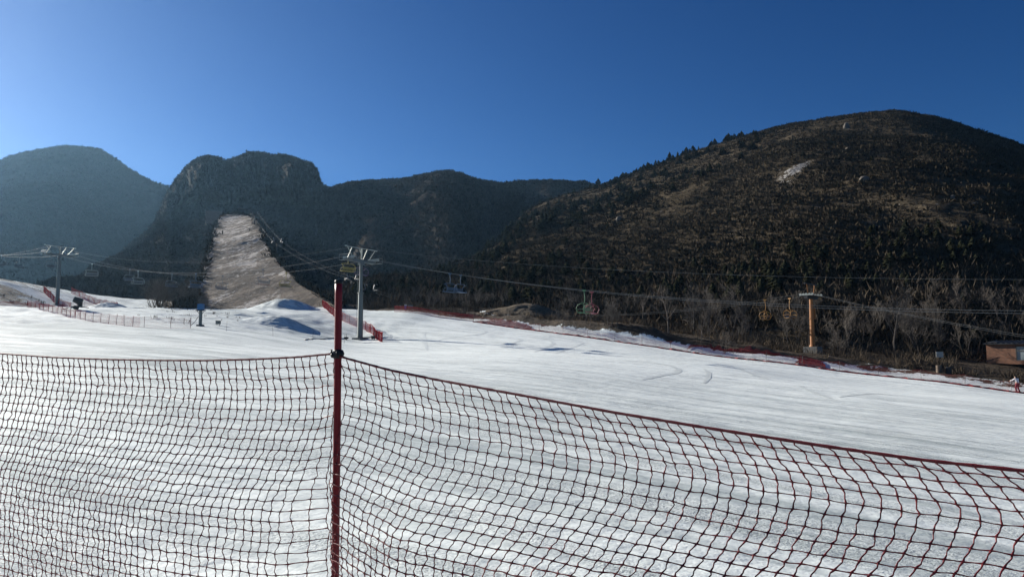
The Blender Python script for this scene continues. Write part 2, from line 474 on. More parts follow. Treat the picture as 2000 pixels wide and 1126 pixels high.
# the levelled ground behind the run: thin snow with earth showing
rad = np.hypot(GX, GY)
edge_d = np.interp(u_px, [-400, 0, 53, 166, 272, 400, 480, 581, 680, 760], [112, 112, 110, 98, 84, 78, 82, 82, 92, 120])
back = smooth((GY - edge_d) / 3.0) * (sd < -1)
tw = np.interp(u_px, [-400, 100, 250, 300, 380, 460, 560, 660, 760], [.9, .9, .92, .72, .66, .80, .92, .88, 1.1])
snow = np.where(back > 0, lerp(snow, tw, back), snow)
far = smooth((GY - np.interp(u_px, [-400, 0, 100, 180, 292, 325, 400, 640, 760], [150, 158, 160, 245, 250, 150, 146, 150, 150])) / 8.0) * (sd < 2)
snow = lerp(snow, np.interp(u_px, [0, 100, 260, 330, 700], [.40, .55, .50, .15, .2]), far)
# bank below the road on the far left
bank = np.exp(-((u_px - 10) / 75) ** 2) * smooth((GY - 136) / 4) * (1 - smooth((GY - 154) / 5))
snow = lerp(snow, .36, bank)
tan = np.clip(.45 * far * smooth((u_px - 290) / 60) + .22 * (sd > 0) * smooth((sd - 1) / 3), 0, 1)
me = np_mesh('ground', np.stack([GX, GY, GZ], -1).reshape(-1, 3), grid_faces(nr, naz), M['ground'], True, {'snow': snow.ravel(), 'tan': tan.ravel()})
tag(obj('ground', me), kind='structure')

# ------------------------------------------------------------------ hills
class Hill: pass
def hill(name, crest, base, mat, nc, nt, zprof, dprof=None, dmod=None, amp=6.0, nsc=60.0, back=160.0, gully=0.0, crest_w=.25, scree=None, bslope=.8, fine=.8, world_amp=0.0):
    """a hill with a front from its foot to its crest and a back falling away behind the crest"""
    cr = np.array([[P(*c)[0] / c[2], c[2], P(*c)[2], c[0]] for c in crest])
    ba = np.array([[P(*c)[0] / c[2], c[2], P(*c)[2]] for c in base])
    u = np.interp(np.linspace(0, 1, nc), np.linspace(0, 1, nc), np.linspace(cr[0, 0], cr[-1, 0], nc))
    px = np.interp(u, cr[:, 0], cr[:, 3])
    cd = np.interp(u, cr[:, 0], cr[:, 1]); cz = np.interp(u, cr[:, 0], cr[:, 2])
    bd = np.interp(u, ba[:, 0], ba[:, 1]); bz = np.interp(u, ba[:, 0], ba[:, 2])
    k = np.ones(5) / 5
    cd = np.convolve(np.pad(cd, 2, 'edge'), k, 'valid'); cz = np.convolve(np.pad(cz, 2, 'edge'), k, 'valid')
    T = np.linspace(0, 1, nt)[:, None]
    fd = (dprof(T, px[None]) if dprof else T) + 0 * px[None]
    fz = zprof(T, px[None]) + 0 * px[None]
    d = lerp(bd[None], cd[None], fd); z = lerp(bz[None], cz[None], fz)
    if dmod is not None: d = d + dmod(T, px[None])
    w = np.sin(np.pi * np.clip(T, 0, 1) * .86) * (1 - crest_w) + crest_w * np.minimum(1, T * 6)
    x = u[None] * d
    if gully:
        g = ridged(x / (nsc * 1.3) + 3.1, d / (nsc * 4.5), 4)
        d = d - gully * g * np.sin(np.pi * np.clip(T * .93, 0, 1))
        x = u[None] * d
    z = z + amp * w * fbm(x / nsc, d / nsc, 6, .52) + fine * np.minimum(1, T * 5) * fbm(x / 9, d / 9, 3)
    if world_amp: z = z + world_amp * smooth((d - 146) / 22) * (fbm(x / 26, d / 110, 4) + .28 * fbm(x / 7, d / 34, 4))
    # back of the hill
    nb = 24
    s = (np.linspace(0, 1, nb + 1)[1:, None]) ** 1.5 * back
    db = d[-1][None] + s; zb = z[-1][None] - bslope * s * smooth(s / 30 + .12)
    D = np.vstack([d, db]); Z = np.vstack([z, zb]); X = u[None] * D
    h = Hill(); h.X, h.Y, h.Z, h.px, h.nt, h.u = X, D, Z, px, nt, u
    V = np.stack([X, D, Z], -1).reshape(-1, 3)
    TT = np.vstack([np.repeat(T, nc, 1), np.full((nb, nc), 2.0)])
    PX = np.repeat(px[None], nt + nb, 0)
    # pixel row each vertex shows at, to set patches of bare stone where the photo has them
    PY = 563 - F * ((Z - CAM[2]) * ct - D * st) / (D * ct + (Z - CAM[2]) * st)
    h.PX, h.PY = PX, PY
    sc = scree(PX, PY, TT) if scree else np.zeros_like(PX)
    h.o = tag(obj(name, np_mesh(name, V, grid_faces(nt + nb, nc), mat, True, {'scree': sc.ravel()})), kind='structure')
    return h

def hsample(h, cx, t):
    """point(s) on a hill: cx fractional column 0..1, t 0..1 from foot to crest"""
    c = np.clip(cx, 0, .9999) * (h.X.shape[1] - 1); r = np.clip(t, 0, .9999) * (h.nt - 1)
    ci = c.astype(int); ri = r.astype(int); a = c - ci; b = r - ri
    def g(Q): return (Q[ri, ci] * (1 - a) * (1 - b) + Q[ri, ci + 1] * a * (1 - b) + Q[ri + 1, ci] * (1 - a) * b + Q[ri + 1, ci + 1] * a * b)
    return np.stack([g(h.X), g(h.Y), g(h.Z)], -1), g(h.PX), g(h.PY)

zs = lambda T, px: .86 * T + .14 * smooth(T)
# 1 far left mountain
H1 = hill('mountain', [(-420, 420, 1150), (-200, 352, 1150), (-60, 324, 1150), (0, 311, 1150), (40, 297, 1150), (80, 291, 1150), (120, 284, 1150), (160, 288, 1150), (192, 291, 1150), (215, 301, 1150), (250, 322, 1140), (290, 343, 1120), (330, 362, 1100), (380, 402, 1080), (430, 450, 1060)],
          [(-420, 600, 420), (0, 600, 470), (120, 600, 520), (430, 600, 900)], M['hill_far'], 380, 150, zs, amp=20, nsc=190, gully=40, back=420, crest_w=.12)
# 2 rocky peak with its cliff
def zr(T, px): return .9 * T + .1 * smooth(T)
def dr(T, px):
    cliff = smooth((px - 322) / 25) * (1 - smooth((px - 640) / 25))
    soft = T
    hard = np.where(T < .66, T / .66 * .9, .9 + (T - .66) / .34 * .1)
    return lerp(soft, hard, cliff)
def dm2(T, px):
    cliff = smooth((px - 322) / 22) * (1 - smooth((px - 640) / 20)) * smooth((T - .62) / .08)
    rough = 24 * ridged(px / 36.0, T * 3.6, 5) + 14 * ridged(px / 9.0 + T * 4, T * 9 + 5, 4)
    butt = 30 * np.abs(np.sin((px - 330) / 52.0)) * (px < 620)
    return -cliff * (rough + butt) * np.clip((1.01 - T) * 4.5, 0, 1)
H2 = hill('rocky_peak', [(40, 596, 240), (100, 574, 280), (150, 553, 320), (200, 524, 380), (240, 494, 430), (280, 456, 490), (305, 426, 540), (322, 392, 590), (333, 366, 625), (342, 348, 640), (365, 322, 640), (385, 308, 640), (410, 302, 640), (428, 306, 640), (440, 313, 640), (470, 303, 640), (486, 296, 640), (505, 299, 640), (520, 303, 640), (545, 303, 645), (570, 308, 650), (590, 317, 655), (606, 322, 660), (618, 332, 665), (624, 345, 668), (628, 360, 670), (645, 367, 690), (680, 385, 720), (760, 460, 740)],
          [(40, 600, 215), (200, 580, 225), (400, 592, 240), (500, 598, 260), (560, 600, 330), (620, 600, 430), (760, 600, 560)], M['hill_rock'], 620, 260, zr, dr, dm2, amp=9, nsc=85, gully=22, back=300, crest_w=.22)
# 3 middle mountain
def dm3(T, px):
    spur = np.exp(-((px - (905 - 30 * T)) / 75) ** 2) * np.sin(np.pi * np.clip(T, 0, 1))
    hollow = np.exp(-((px - 985) / 52) ** 2) * np.sin(np.pi * np.clip(T * .93, 0, 1) ** .8)
    spur2 = np.exp(-((px - (725 - 20 * T)) / 60) ** 2) * np.sin(np.pi * np.clip(T, 0, 1))
    return -42 * spur + 115 * hollow - 42 * spur2
H3 = hill('middle_mountain', [(540, 430, 800), (600, 388, 770), (640, 369, 740), (655, 366, 735), (680, 358, 730), (710, 355, 730), (740, 352, 725), (775, 347, 720), (800, 345, 715), (830, 337, 710), (850, 334, 705), (880, 335, 700), (900, 342, 710), (925, 349, 725), (960, 350, 745), (1000, 350, 765), (1050, 354, 780), (1100, 355, 790), (1140, 356, 800), (1160, 360, 805), (1190, 372, 810), (1260, 410, 820), (1320, 450, 830)],
          [(540, 602, 520), (620, 602, 430), (700, 600, 380), (800, 600, 350), (890, 600, 340), (1000, 600, 520), (1320, 600, 640)], M['hill_mid'], 560, 220, zs, None, dm3, amp=12, nsc=90, gully=30, back=320, crest_w=.18)
# 4 right hill
def scree4(px, py, T):
    a = np.exp(-((px - (1535 - .55 * (py - 345))) / 32) ** 2 - ((py - 345) / 26) ** 2) * .50
    a += np.exp(-((px - (1560 - 1.55 * (py - 326))) / 13) ** 2 - ((py - 326) / 15) ** 2) * .72
    terr = np.exp(-((py - (412 - (px - 1300) * .028)) / 4.0) ** 2) * (.34 + .10 * np.sin(px / 13.0)) * ((px > 1380) & (px < 2000))
    terr2 = np.exp(-((py - (417)) / 3.5) ** 2) * .30 * ((px > 1240) & (px < 1450))
    b = np.exp(-((px - 1445) / 26) ** 2 - ((py - 466) / 9) ** 2) * .42
    c = np.exp(-((px - 1652) / 9) ** 2 - ((py - 247) / 9) ** 2) * .5 + np.exp(-((px - 1685) / 12) ** 2 - ((py - 352) / 7) ** 2) * .5 + np.exp(-((px - 1207) / 7) ** 2 - ((py - 428) / 7) ** 2) * .5
    e = np.exp(-((px - 1590) / 30) ** 2 - ((py - 292) / 6) ** 2) * .40
    return (a + terr + terr2 + b + c + e) * (T < 1.5)
H4 = hill('right_hill', [(630, 588, 165), (680, 574, 200), (720, 562, 230), (800, 541, 290), (880, 520, 340), (932, 502, 380), (975, 467, 430), (1020, 416, 500), (1060, 396, 540), (1110, 379, 580), (1150, 366, 610), (1180, 359, 620), (1260, 329, 560), (1350, 300, 510), (1450, 268, 470), (1500, 252, 455), (1550, 240, 440), (1600, 231, 428), (1650, 224, 420), (1700, 221, 413), (1740, 218, 410), (1770, 221, 402), (1820, 230, 388), (1870, 243, 372), (1940, 266, 354), (2000, 287, 342), (2150, 345, 322), (2400, 440, 300)],
          [(630, 593, 160), (720, 598, 158), (800, 601, 144), (900, 606, 139), (1000, 612, 133), (1100, 630, 123), (1300, 657, 114), (1500, 686, 104), (1588, 694, 100), (1700, 700, 100), (1850, 712, 97), (1950, 714, 97), (2150, 730, 96), (2400, 760, 100)],
          M['hill_right'], 900, 300, lambda T, px: .90 * T + .10 * smooth(T), None, None, amp=7, nsc=70, gully=13, back=260, crest_w=.12, scree=scree4)
# 5 the cleared run going up to the foot of the cliff
def run_d(py): return 30.5 / (.275 - (685.5 - py) / F)
RUN_C = [(345, 602), (366, 592), (380, 575), (392, 548), (402, 505), (411, 470), (420, 436), (427, 424), (438, 417.5), (460, 415), (480, 415.5), (494, 419), (503, 436), (520, 467), (540, 498), (562, 524), (585, 545), (622, 572), (668, 597)]
H5 = hill('cleared_run', [(x, y, run_d(y)) for x, y in RUN_C],
          [(345, 605, 140), (400, 605, 140), (520, 605, 140), (600, 604, 140), (668, 602, 140)], M['run'], 300, 220,
          lambda T, px: T + 0 * px, None, None, amp=0.0, nsc=34, back=120, crest_w=.3, bslope=.42, fine=0.0, world_amp=1.5,
          scree=lambda px, py, T: np.exp(-((px - lerp(448, 500, np.clip((py - 420) / 150, 0, 1))) / 26) ** 2) * smooth((560 - py) / 70) + .9 * np.exp(-((px - lerp(424, 392, np.clip((py - 430) / 150, 0, 1))) / 5) ** 2)
          - .8 * smooth((px - lerp(478, 560, np.clip((py - 430) / 110, 0, 1))) / 22))

# ------------------------------------------------------------------ scrub (stuff)
def blades(pos, size, n_bl, lean=.9, width=.2, up=.35, tint0=None):
    """tufts of narrow faces, n_bl per tuft"""
    N = len(pos)
    a = rng.random((N, n_bl)) * 2 * np.pi
    el = up + (1.35 - up) * rng.random((N, n_bl))
    L = size[:, None] * (.6 + .6 * rng.random((N, n_bl)))
    dx = np.cos(a) * np.cos(el) * lean; dy = np.sin(a) * np.cos(el) * lean; dz = np.sin(el)
    dirv = np.stack([dx, dy, dz], -1) * L[..., None]
    r0 = size[:, None] * .35 * rng.random((N, n_bl))
    b0 = pos[:, None] + np.stack([np.cos(a) * r0, np.sin(a) * r0, -.12 * L], -1)
    side = np.stack([-np.sin(a + rng.normal(0, .8, a.shape)), np.cos(a), rng.normal(0, .3, a.shape)], -1) * (L * width)[..., None]
    mid = b0 + dirv * .55
    V = np.stack([b0, mid + side, b0 + dirv, mid - side], 2).reshape(-1, 3)
    Fc = np.arange(len(V)).reshape(-1, 4)
    t = rng.random(N) if tint0 is None else tint0
    T = np.repeat(np.clip(t[:, None] + rng.normal(0, .12, (N, n_bl)), 0, 1).reshape(-1), 4)
    return V, Fc, T

def scrub_on(h, name, n, size, mat, crest_n=0, tmin=0.02, nbl=7, keep=None, width=.2):
    cx = rng.random(n); t = tmin + (1 - tmin) * rng.random(n) ** .9
    p, px, py = hsample(h, cx, t)
    dens = fbm(p[:, 0] / 22, p[:, 1] / 22, 4)
    ok = dens + rng.normal(0, .25, n) > -.40
    if keep is not None: ok &= keep(px, py)
    p = p[ok]; tt = np.clip(.42 + .45 * fbm(p[:, 0] / 45 + 9, p[:, 1] / 45, 4) + rng.normal(0, .16, len(p)), 0, 1)
    if crest_n:
        q, _, _ = hsample(h, rng.random(crest_n), 1 - .03 * rng.random(crest_n)); p = np.vstack([p, q]); tt = np.concatenate([tt, rng.random(crest_n) * .5])
    s = size * (.45 + .9 * rng.random(len(p)) ** 1.5)
    V, Fc, T = blades(p, s, nbl, width=width, tint0=tt)
    return tag(obj(name, np_mesh(name, V, Fc, mat, False, {'tint': T})), kind='stuff', label={'hillside_scrub':'dark brown bare scrub over the right hill','mountain_scrub':'dark scrub over the middle mountain','peak_scrub':'dark scrub over the rocky peak','thicket_scrub':'grey brown leafless thicket covering the foot of the right hill','run_edge_scrub':'dark scrub along both ragged edges of the brown run','far_scrub':'dim scrub over the far left mountain'}[name])

scrub_on(H4, 'hillside_scrub', 110000, 1.25, M['scrub'], 3600, nbl=7, width=.13, keep=lambda px, py: scree4(px, py, 0 * px) < .30 + .15 * rng.random(len(px)))
scrub_on(H3, 'mountain_scrub', 42000, 2.4, M['scrub_far'], 2200, nbl=6, width=.15)
scrub_on(H2, 'peak_scrub', 34000, 2.1, M['scrub_far'], 1300, nbl=6, width=.15)
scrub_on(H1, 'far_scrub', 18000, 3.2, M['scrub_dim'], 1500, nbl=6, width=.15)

# ------------------------------------------------------------------ the near safety net
# columns measured on the photograph: how far the strands wander sideways (px) and drop (px) row by row
def interp_tab(x, xs, tabs, j, ext=.35):
    cols = []
    for tb in tabs:
        jj = np.arange(len(tb))
        cols.append(np.interp(j, jj, tb) if j <= len(tb) - 1 else tb[-1] + (tb[-1] - tb[-4]) / 3.0 * (j - len(tb) + 1) * ext)
    return np.interp(x, xs, cols)

def cum(l): return list(np.cumsum([0] + l))
R_X = [672, 683, 854, 1100, 1554, 1825, 2150]
R_DX = [[0, 3, 6, 9, 10, 10, 7, 3, -2, -8, -14, -18, -20, -20, -18, -16, -14, -14],
        [0, 4, 8, 11, 12, 12, 8, 4, -2, -9, -17, -25, -32, -38, -40, -40, -40, -42],
        [0, 7, 10, 16, 17, 17, 13, 7, 2, -9, -22, -34, -45, -56, -71, -80, -84, -86, -86, -88],
        [0, 12, 22, 30, 38, 42, 40, 34, 28, 16, 4, -10, -22, -36, -50, -66, -78, -84, -86, -88],
        [0, 18, 33, 50, 62, 66, 60, 53, 41, 28, 13, -1, -14, -26, -40, -54, -66, -72, -74],
        [0, 22, 47, 66, 83, 91, 79, 70, 56, 39, 22, 6, -8, -22, -36, -50, -60, -66, -70],
        [0, 24, 54, 76, 94, 108, 98, 84, 66, 46, 26, 10, -6, -20, -36, -52, -60, -70, -75]]
R_DY = [cum([19] * 9 + [19] * 10), cum([18.5] * 12 + [18] * 8), cum([20, 22, 21, 21.5, 21.5, 22, 22, 21, 21, 20, 20, 20, 20, 19, 18, 19, 21, 22, 22]),
        cum([20, 22.5, 21, 22, 23, 24, 24, 21.5, 22, 21, 21, 20, 20, 19, 19, 20, 22, 23, 23]),
        cum([20, 24, 22, 22, 27, 27, 29, 23, 24, 22, 22, 21, 21, 20, 20, 22, 25, 26]), cum([18, 24, 22, 24, 29, 26, 27, 25, 25, 24, 23, 22, 22, 22, 22, 24, 27, 28]),
        cum([18, 25, 24, 27, 32, 30, 29, 28, 27, 27, 26, 25, 25, 25, 26, 28, 30, 31])]
L_X = [-200, 79, 368, 614, 655]
L_DX = [[0, 0, 0, 0, -2, -5, -8, -12, -15, -20, -24, -28, -33, -37, -42, -47, -51, -54, -56, -56],
        [0, 1, 1, 2, 0, -3, -7, -11, -16, -20, -26, -32, -38, -44, -50, -55, -58, -60, -61, -62, -62, -63],
        [0, 2, 4, 6, 4, 0, -4, -9, -16, -22, -32, -44, -56, -67, -76, -85, -91, -93, -95, -97, -97, -97, -98],
        [0, 2, 6, 10, 12, 12, 8, 2, -4, -12, -20, -28, -36, -45, -53, -58, -60, -58, -60, -66, -66, -66, -66],
        [0, 1, 2, 2, 2, 1, 0, -2, -3, -4, -6, -8, -10, -10, -10, -9, -9, -8, -8, -8]]
L_DY = [cum([15] * 26), cum([15.9] * 26), cum([18, 19, 18.5, 19, 18.5, 18, 17.5, 18, 17.5, 17, 18, 18, 18, 18, 18, 18, 18, 19, 19, 19, 19, 19]), cum([20, 21, 21, 20.5, 21, 21, 20, 20, 20, 20, 20, 20, 20, 20, 20, 20.5, 21, 21, 21, 21]),
        cum([19, 20.5, 20, 20.5, 21, 20, 20, 20, 20, 20, 20, 20, 20, 20, 20, 20, 20, 20, 20])]

def top_right(x): return np.interp(x, [655, 672, 760, 850, 1000, 1200, 1400, 1600, 1800, 2000, 2150], [692, 698, 722, 740.5, 768, 805, 838, 869, 897.5, 919, 933])
def top_left(x): return np.interp(x, [-200, 0, 100, 200, 300, 400, 500, 580, 655], [676, 690, 697, 701, 703, 703.5, 701, 697, 690])
P0 = np.array([-.84, 3.40])
def line_depth(px, q):
    """depth at which the sight line of column px meets the vertical plane through the pole and the point q"""
    u = (px - 1000) / F / 1.0
    ex, ey = q - P0
    # (P0 + s e).x = u * (P0 + s e).y
    s = (u * P0[1] - P0[0]) / (ex - u * ey)
    return P0[1] + s * ey
QR = np.array([1.40, 1.93]); QL = np.array([-3.25, 4.50])

def net_grid(xs, rows, X, DX, DY, top, q, away):
    G = np.zeros((rows, len(xs), 3))
    jig = rng.normal(0, 1, (rows, len(xs), 2))
    for i, x in enumerate(xs):
        d0 = line_depth(x, q); mpp = d0 / F
        for j in range(rows):
            dx = float(interp_tab(x, X, DX, j)); dy = float(interp_tab(x, X, DY, j, 1.0))
            jj = 0 if j == 0 else 1
            d = d0 + away * dx * mpp
            G[j, i] = P(x + dx + jj * jig[j, i, 0] * 1.0, top(x) + dy + jj * jig[j, i, 1] * .9, d)
    return G

def net_mesh(name, G, r, parent):
    rows, cols, _ = G.shape
    mb = MB()
    def strand(pts, seed, ax):
        n = len(pts); out = []; rad = []
        ph = rng.random() * 6
        for k in range(n - 1):
            p0 = pts[max(k - 1, 0)]; p1 = pts[k]; p2 = pts[k + 1]; p3 = pts[min(k + 2, n - 1)]
            sway = np.zeros(3); sway[0] = rng.normal(0, .0036); sway[2] = rng.normal(0, .0015)
            zig = ((-1) ** (k + seed)) * ax
            for t in (0, .33, .67):
                c = .5 * ((2 * p1) + (-p0 + p2) * t + (2 * p0 - 5 * p1 + 4 * p2 - p3) * t * t + (-p0 + 3 * p1 - 3 * p2 + p3) * t ** 3)
                w = math.sin(math.pi * t)
                out.append(c + sway * w + np.array([math.sin(2 * math.pi * t) * zig, 0, 0])); rad.append(r * (1.5 if t == 0 else .9))
        out.append(pts[-1]); rad.append(r * 1.5)
        mb.tube([tuple(o) for o in out], rad, 4, 0, False)
    for j in range(1, rows): strand(G[j], j, 0.0)
    for i in range(cols): strand(G[:, i], i, .0026)
    return mb.build(name, M['net'], parent, True)

# columns 5 cm apart along the top rope
def columns(x0, x1, top, q, step=.05):
    out = [x0]; x = x0; sgn = 1 if x1 > x0 else -1
    while (x - x1) * sgn < 0:
        d = line_depth(x, q); a = P(x, top(x), d)
        b = P(x + sgn * 4, top(x + sgn * 4), line_depth(x + sgn * 4, q))
        x = x + sgn * 4 * step / np.linalg.norm(b - a); out.append(x)
    return np.array(out)
xr = columns(664, 2140, top_right, QR, .0478); xl = columns(652, -190, top_left, QL, .0480)
GR = net_grid(xr, 27, R_X, R_DX, R_DY, top_right, QR, 1.1)
GL = net_grid(xl[::-1], 30, L_X, L_DX, L_DY, top_left, QL, 1.3)
base = P(655, 1126, 3.4)
net = empty('safety_net', (float(P0[0]), float(P0[1]), gz(*P0)))
net['label'] = 'dark red knotted safety net hanging across the foreground from the red pole'; net['category'] = 'safety net'
def under(parent, o):
    o.parent = parent; o.matrix_parent_inverse = Matrix.Translation(parent.location).inverted(); return o
under(net, net_mesh('netting', GR, .0025, None)); under(net, net_mesh('netting', GL, .0026, None))
def rope(G, nm):
    pts = G[0]; dense = []
    for k in range(len(pts) - 1):
        for t in (0, .5): dense.append(pts[k] * (1 - t) + pts[k + 1] * t)
    dense.append(pts[-1])
    rad = [.0052 * (1 + .10 * math.sin(i * 2.1) + rng.normal(0, .05)) for i in range(len(dense))]
    o = MB().tube([tuple(p) for p in dense], rad, 7).build(nm, M['rope'], None, True)
    return under(net, o)
rope(GR, 'top_rope'); rope(GL, 'top_rope')
# loose cord wound round the pole low down
mb = MB()
for k in range(4):
    z0 = P(657, 1035 + k * 22, 3.4)[2]; a0 = k * 1.7; pts_ = []
    for i in range(22):
        a = a0 + i * .42
        c = P(657 - (k * .3), 1040 + k * 22, 3.4)
        pts_.append((c[0] + math.cos(a) * .0205, c[1] + math.sin(a) * .0205, z0 - i * .0018 * (1 + k) + .004 * math.sin(i)))
    mb.tube(pts_, .0011, 4)
mb.tube([tuple(P(657 - 14, 1040, 3.36)), tuple(P(650, 1034, 3.37)), tuple(P(646, 1062, 3.36)), tuple(P(662, 1058, 3.37))], .0011, 4)
under(net, mb.build('tie_cord', M['net'], None, True))

top = P(661.5, 549, 3.4); foot = P(653.4, 1260, 3.4)
ax = Vector(top - foot).normalized()
ground_z = gz(foot[0], foot[1])
foot = Vector(top) - ax * ((top[2] - ground_z + .25) / ax.z)
pole = empty('fence_pole', (foot.x, foot.y, ground_z))
tag(pole, 'thick red pole standing upright in the foreground with a black cap', 'pole')
pr = .0172
mb = MB(); n_ = 40
mb.tube([Vector(foot).lerp(Vector(top), i / n_) for i in range(n_ + 1)], pr, 28)
under(pole, mb.build('shaft', M['pole'], None, True))
T_ = Vector(top)
mb = MB().tube([T_ - ax * .012, T_ - ax * .011, T_ + ax * .003, T_ + ax * .0065, T_ + ax * .0075], [pr + .0002, pr + .0012, pr + .0012, pr - .002, pr * .4], 28)
under(pole, mb.build('cap', M['black'], None, True))
cl = Vector(P(660, 691, 3.4))
mb = MB()
mb.tube([cl - ax * .021, cl - ax * .019, cl - ax * .008, cl + ax * .012, cl + ax * .019, cl + ax * .021], [pr + .0005, pr + .005, pr + .0065, pr + .0065, pr + .004, pr + .0005], 24)
c = cl + Vector((.021, -.006, .001))
mb.tube([c + Vector((-.012, 0, 0)), c + Vector((-.006, 0, 0)), c + Vector((.003, 0, 0)), c + Vector((.0075, 0, 0))], [.014, .0185, .0185, .010], 14)
mb.tube([c + Vector((.006, 0, .001)), c + Vector((.011, 0, .001))], [.006, .002], 8)
c2 = cl + Vector((-.026, -.004, -.003))
mb.tube([c2 + Vector((.012, 0, -.004)), c2 + Vector((.002, 0, -.002)), c2 + Vector((-.006, 0, -.001))], [.012, .0135, .009], 12)
mb.tube([c2 + Vector((-.003, 0, .006)), c2 + Vector((-.004, 0, .017)), c2 + Vector((-.002, 0, .020)), c2 + Vector((-.008, 0, .024))], [.007, .0045, .004, .0022], 8)
mb.tube([cl + Vector((0, -pr - .006, -.012)), cl + Vector((0, -pr - .0085, 0)), cl + Vector((0, -pr - .006, .012))], .004, 8)
under(pole, mb.build('clamp', M['black'], None, True))

# ------------------------------------------------------------------ red net fences round the piste
def path_points(ctrl, step):
    p = np.array(ctrl, float); out = [p[0]]; seg = np.linalg.norm(np.diff(p[:, :2], axis=0), axis=1); s = np.concatenate([[0], np.cumsum(seg)])
    n = max(2, int(s[-1] / step) + 1); q = np.linspace(0, s[-1], n)
    x = np.interp(q, s, p[:, 0]); y = np.interp(q, s, p[:, 1])
    return np.stack([x, y, ground(x, y)], -1)

def net_fence(label, pix, h=1.1, post=3.2, mesh=.13, strand=.012, lean=0.0, sag=.05, post_mat='stake', net=True, group='red net fences beside the piste', post_h=1.12, pr=.022, world=None, drop=0.0, kmat='farnet', every=1):
    ctrl = world if world is not None else [hit(*p) for p in pix]
    pp = path_points(ctrl, mesh)
    o0 = pp[0]
    root = empty('net_fence', tuple(o0)); tag(root, label, 'fence', group)
    n = len(pp); L = np.arange(n) * mesh
    nposts = max(2, int(L[-1] / post) + 1)
    ids = np.linspace(0, n - 1, nposts).astype(int)
    phase = np.abs(np.sin(np.pi * np.clip(np.searchsorted(ids, np.arange(n)), 0, 99999) * 0 + np.pi * ((np.arange(n) - ids[np.clip(np.searchsorted(ids, np.arange(n), 'right') - 1, 0, nposts - 1)]) / max(1, (ids[1] - ids[0])))))
    tan_ = np.gradient(pp[:, :2], axis=0); tan_ /= np.linalg.norm(tan_, axis=1)[:, None] + 1e-9
    nor = np.stack([-tan_[:, 1], tan_[:, 0]], -1)
    if net:
        hh = h * (1 - sag * phase + .05 * fbm(L * .35 + o0[0], L * 0 + 3, 3)) - drop
        bul = .10 * phase + .06 * fbm(L * .5, L * 0 + 8, 2)
        rows = max(4, int(h / mesh))
        G = np.zeros((rows + 1, n, 3))
        for j in range(rows + 1):
            f = j / rows
            off = bul * math.sin(math.pi * f) + lean * f
            G[j, :, 0] = pp[:, 0] + nor[:, 0] * off; G[j, :, 1] = pp[:, 1] + nor[:, 1] * off
            G[j, :, 2] = pp[:, 2] + .03 + hh * f + .02 * rng.normal(0, .4, n)
        V = []; Fc = []; k = 0
        w = strand / 2
        # vertical strands and horizontal strands as narrow bars with two crossed faces
        up = np.array([0, 0, 1.0])
        t3 = np.concatenate([tan_, np.zeros((n, 1))], 1); n3 = np.concatenate([nor, np.zeros((n, 1))], 1)
        for j in range(rows):
            a = G[j]; b = G[j + 1]
            for e in (t3, n3):
                q = np.stack([a - e * w, a + e * w, b + e * w, b - e * w], 1).reshape(-1, 3)
                V.append(q); Fc.append(np.arange(len(q)).reshape(-1, 4) + k); k += len(q)
        for j in range(rows + 1):
            a = G[j, :-1]; b = G[j, 1:]; ww = w * (1.8 if j in (0, rows) else 1)
            for e in (np.repeat(up[None], n - 1, 0), n3[:-1]):
                q = np.stack([a - e * ww, a + e * ww, b + e * ww, b - e * ww], 1).reshape(-1, 3)
                V.append(q); Fc.append(np.arange(len(q)).reshape(-1, 4) + k); k += len(q)
        me = np_mesh('netting', np.concatenate(V), np.concatenate(Fc), M[kmat])
        under(root, obj('netting', me))
    for i in ids[::every]:
        b = Vector(pp[i]); ln = Vector((rng.normal(0, .05), rng.normal(0, .05), 1)).normalized()
        H = post_h * (1 + rng.normal(0, .06))
        mb = MB().tube([(0, 0, -.1), tuple(ln * H * .5), tuple(ln * H)], pr, 6)
        o = mb.build('post', M[post_mat], None); o.location = b; under(root, o)
    return root, pp

F1, _ = net_fence('long red net fence curving along the far edge of the groomed snow, left', [(53, 600), (80, 606), (116, 613), (166, 625), (219, 633), (273, 639), (335, 641), (372, 641)], h=1.05, mesh=.12, strand=.009, post=2.6)
net_fence('row of bare thin stakes on the snow below the two snow mounds', [(372, 641), (402, 644), (438, 646), (484, 650), (533, 656), (581, 661), (625, 667), (672, 671)], post=4.4, net=False, post_mat='stake_dark', pr=.016)
net_fence('red net fence on the near side of the snowy road, far left', [(88, 568), (108, 577), (139, 584)], h=1.5, mesh=.14, strand=.022, post=3.4, world=[onground(85, 563, 168), onground(108, 577, 156), onground(139, 584, 150)], post_h=1.55)
net_fence('red net fence on the far side of the snowy road, ending in a bend', None, h=1.5, mesh=.14, strand=.020, post=3.6, world=[onground(139, 566, 182), onground(175, 580, 172), onground(226, 590, 160), onground(230, 591, 153), onground(226, 593, 150), onground(196, 595, 146), onground(162, 596, 142), onground(122, 596, 140)], post_h=1.6)
net_fence('low red net at the foot of the brown bank, left edge', None, h=.7, mesh=.14, strand=.045, post=4, world=[onground(-80, 592, 128), onground(0, 590, 132), (*onground(55, 586, 138),), onground(108, 584, 143)], post_h=.8)
net_fence('short red net fence running down past the grey lift tower', [(629, 599), (640, 607), (653, 619), (674, 629), (697, 638), (713, 644), (728, 653), (747, 668)], h=1.35, mesh=.13, strand=.022, post=2.9, post_h=1.5)
net_fence('dense red net fence at the top of the piste beyond the grey tower', None, h=1.0, mesh=.13, strand=.032, post=3.0, world=[onground(770, 603.5, 128), onground(800, 610, 125), onground(850, 619, 122), onground(890, 624, 120), onground(925, 628, 118)], post_h=1.1)
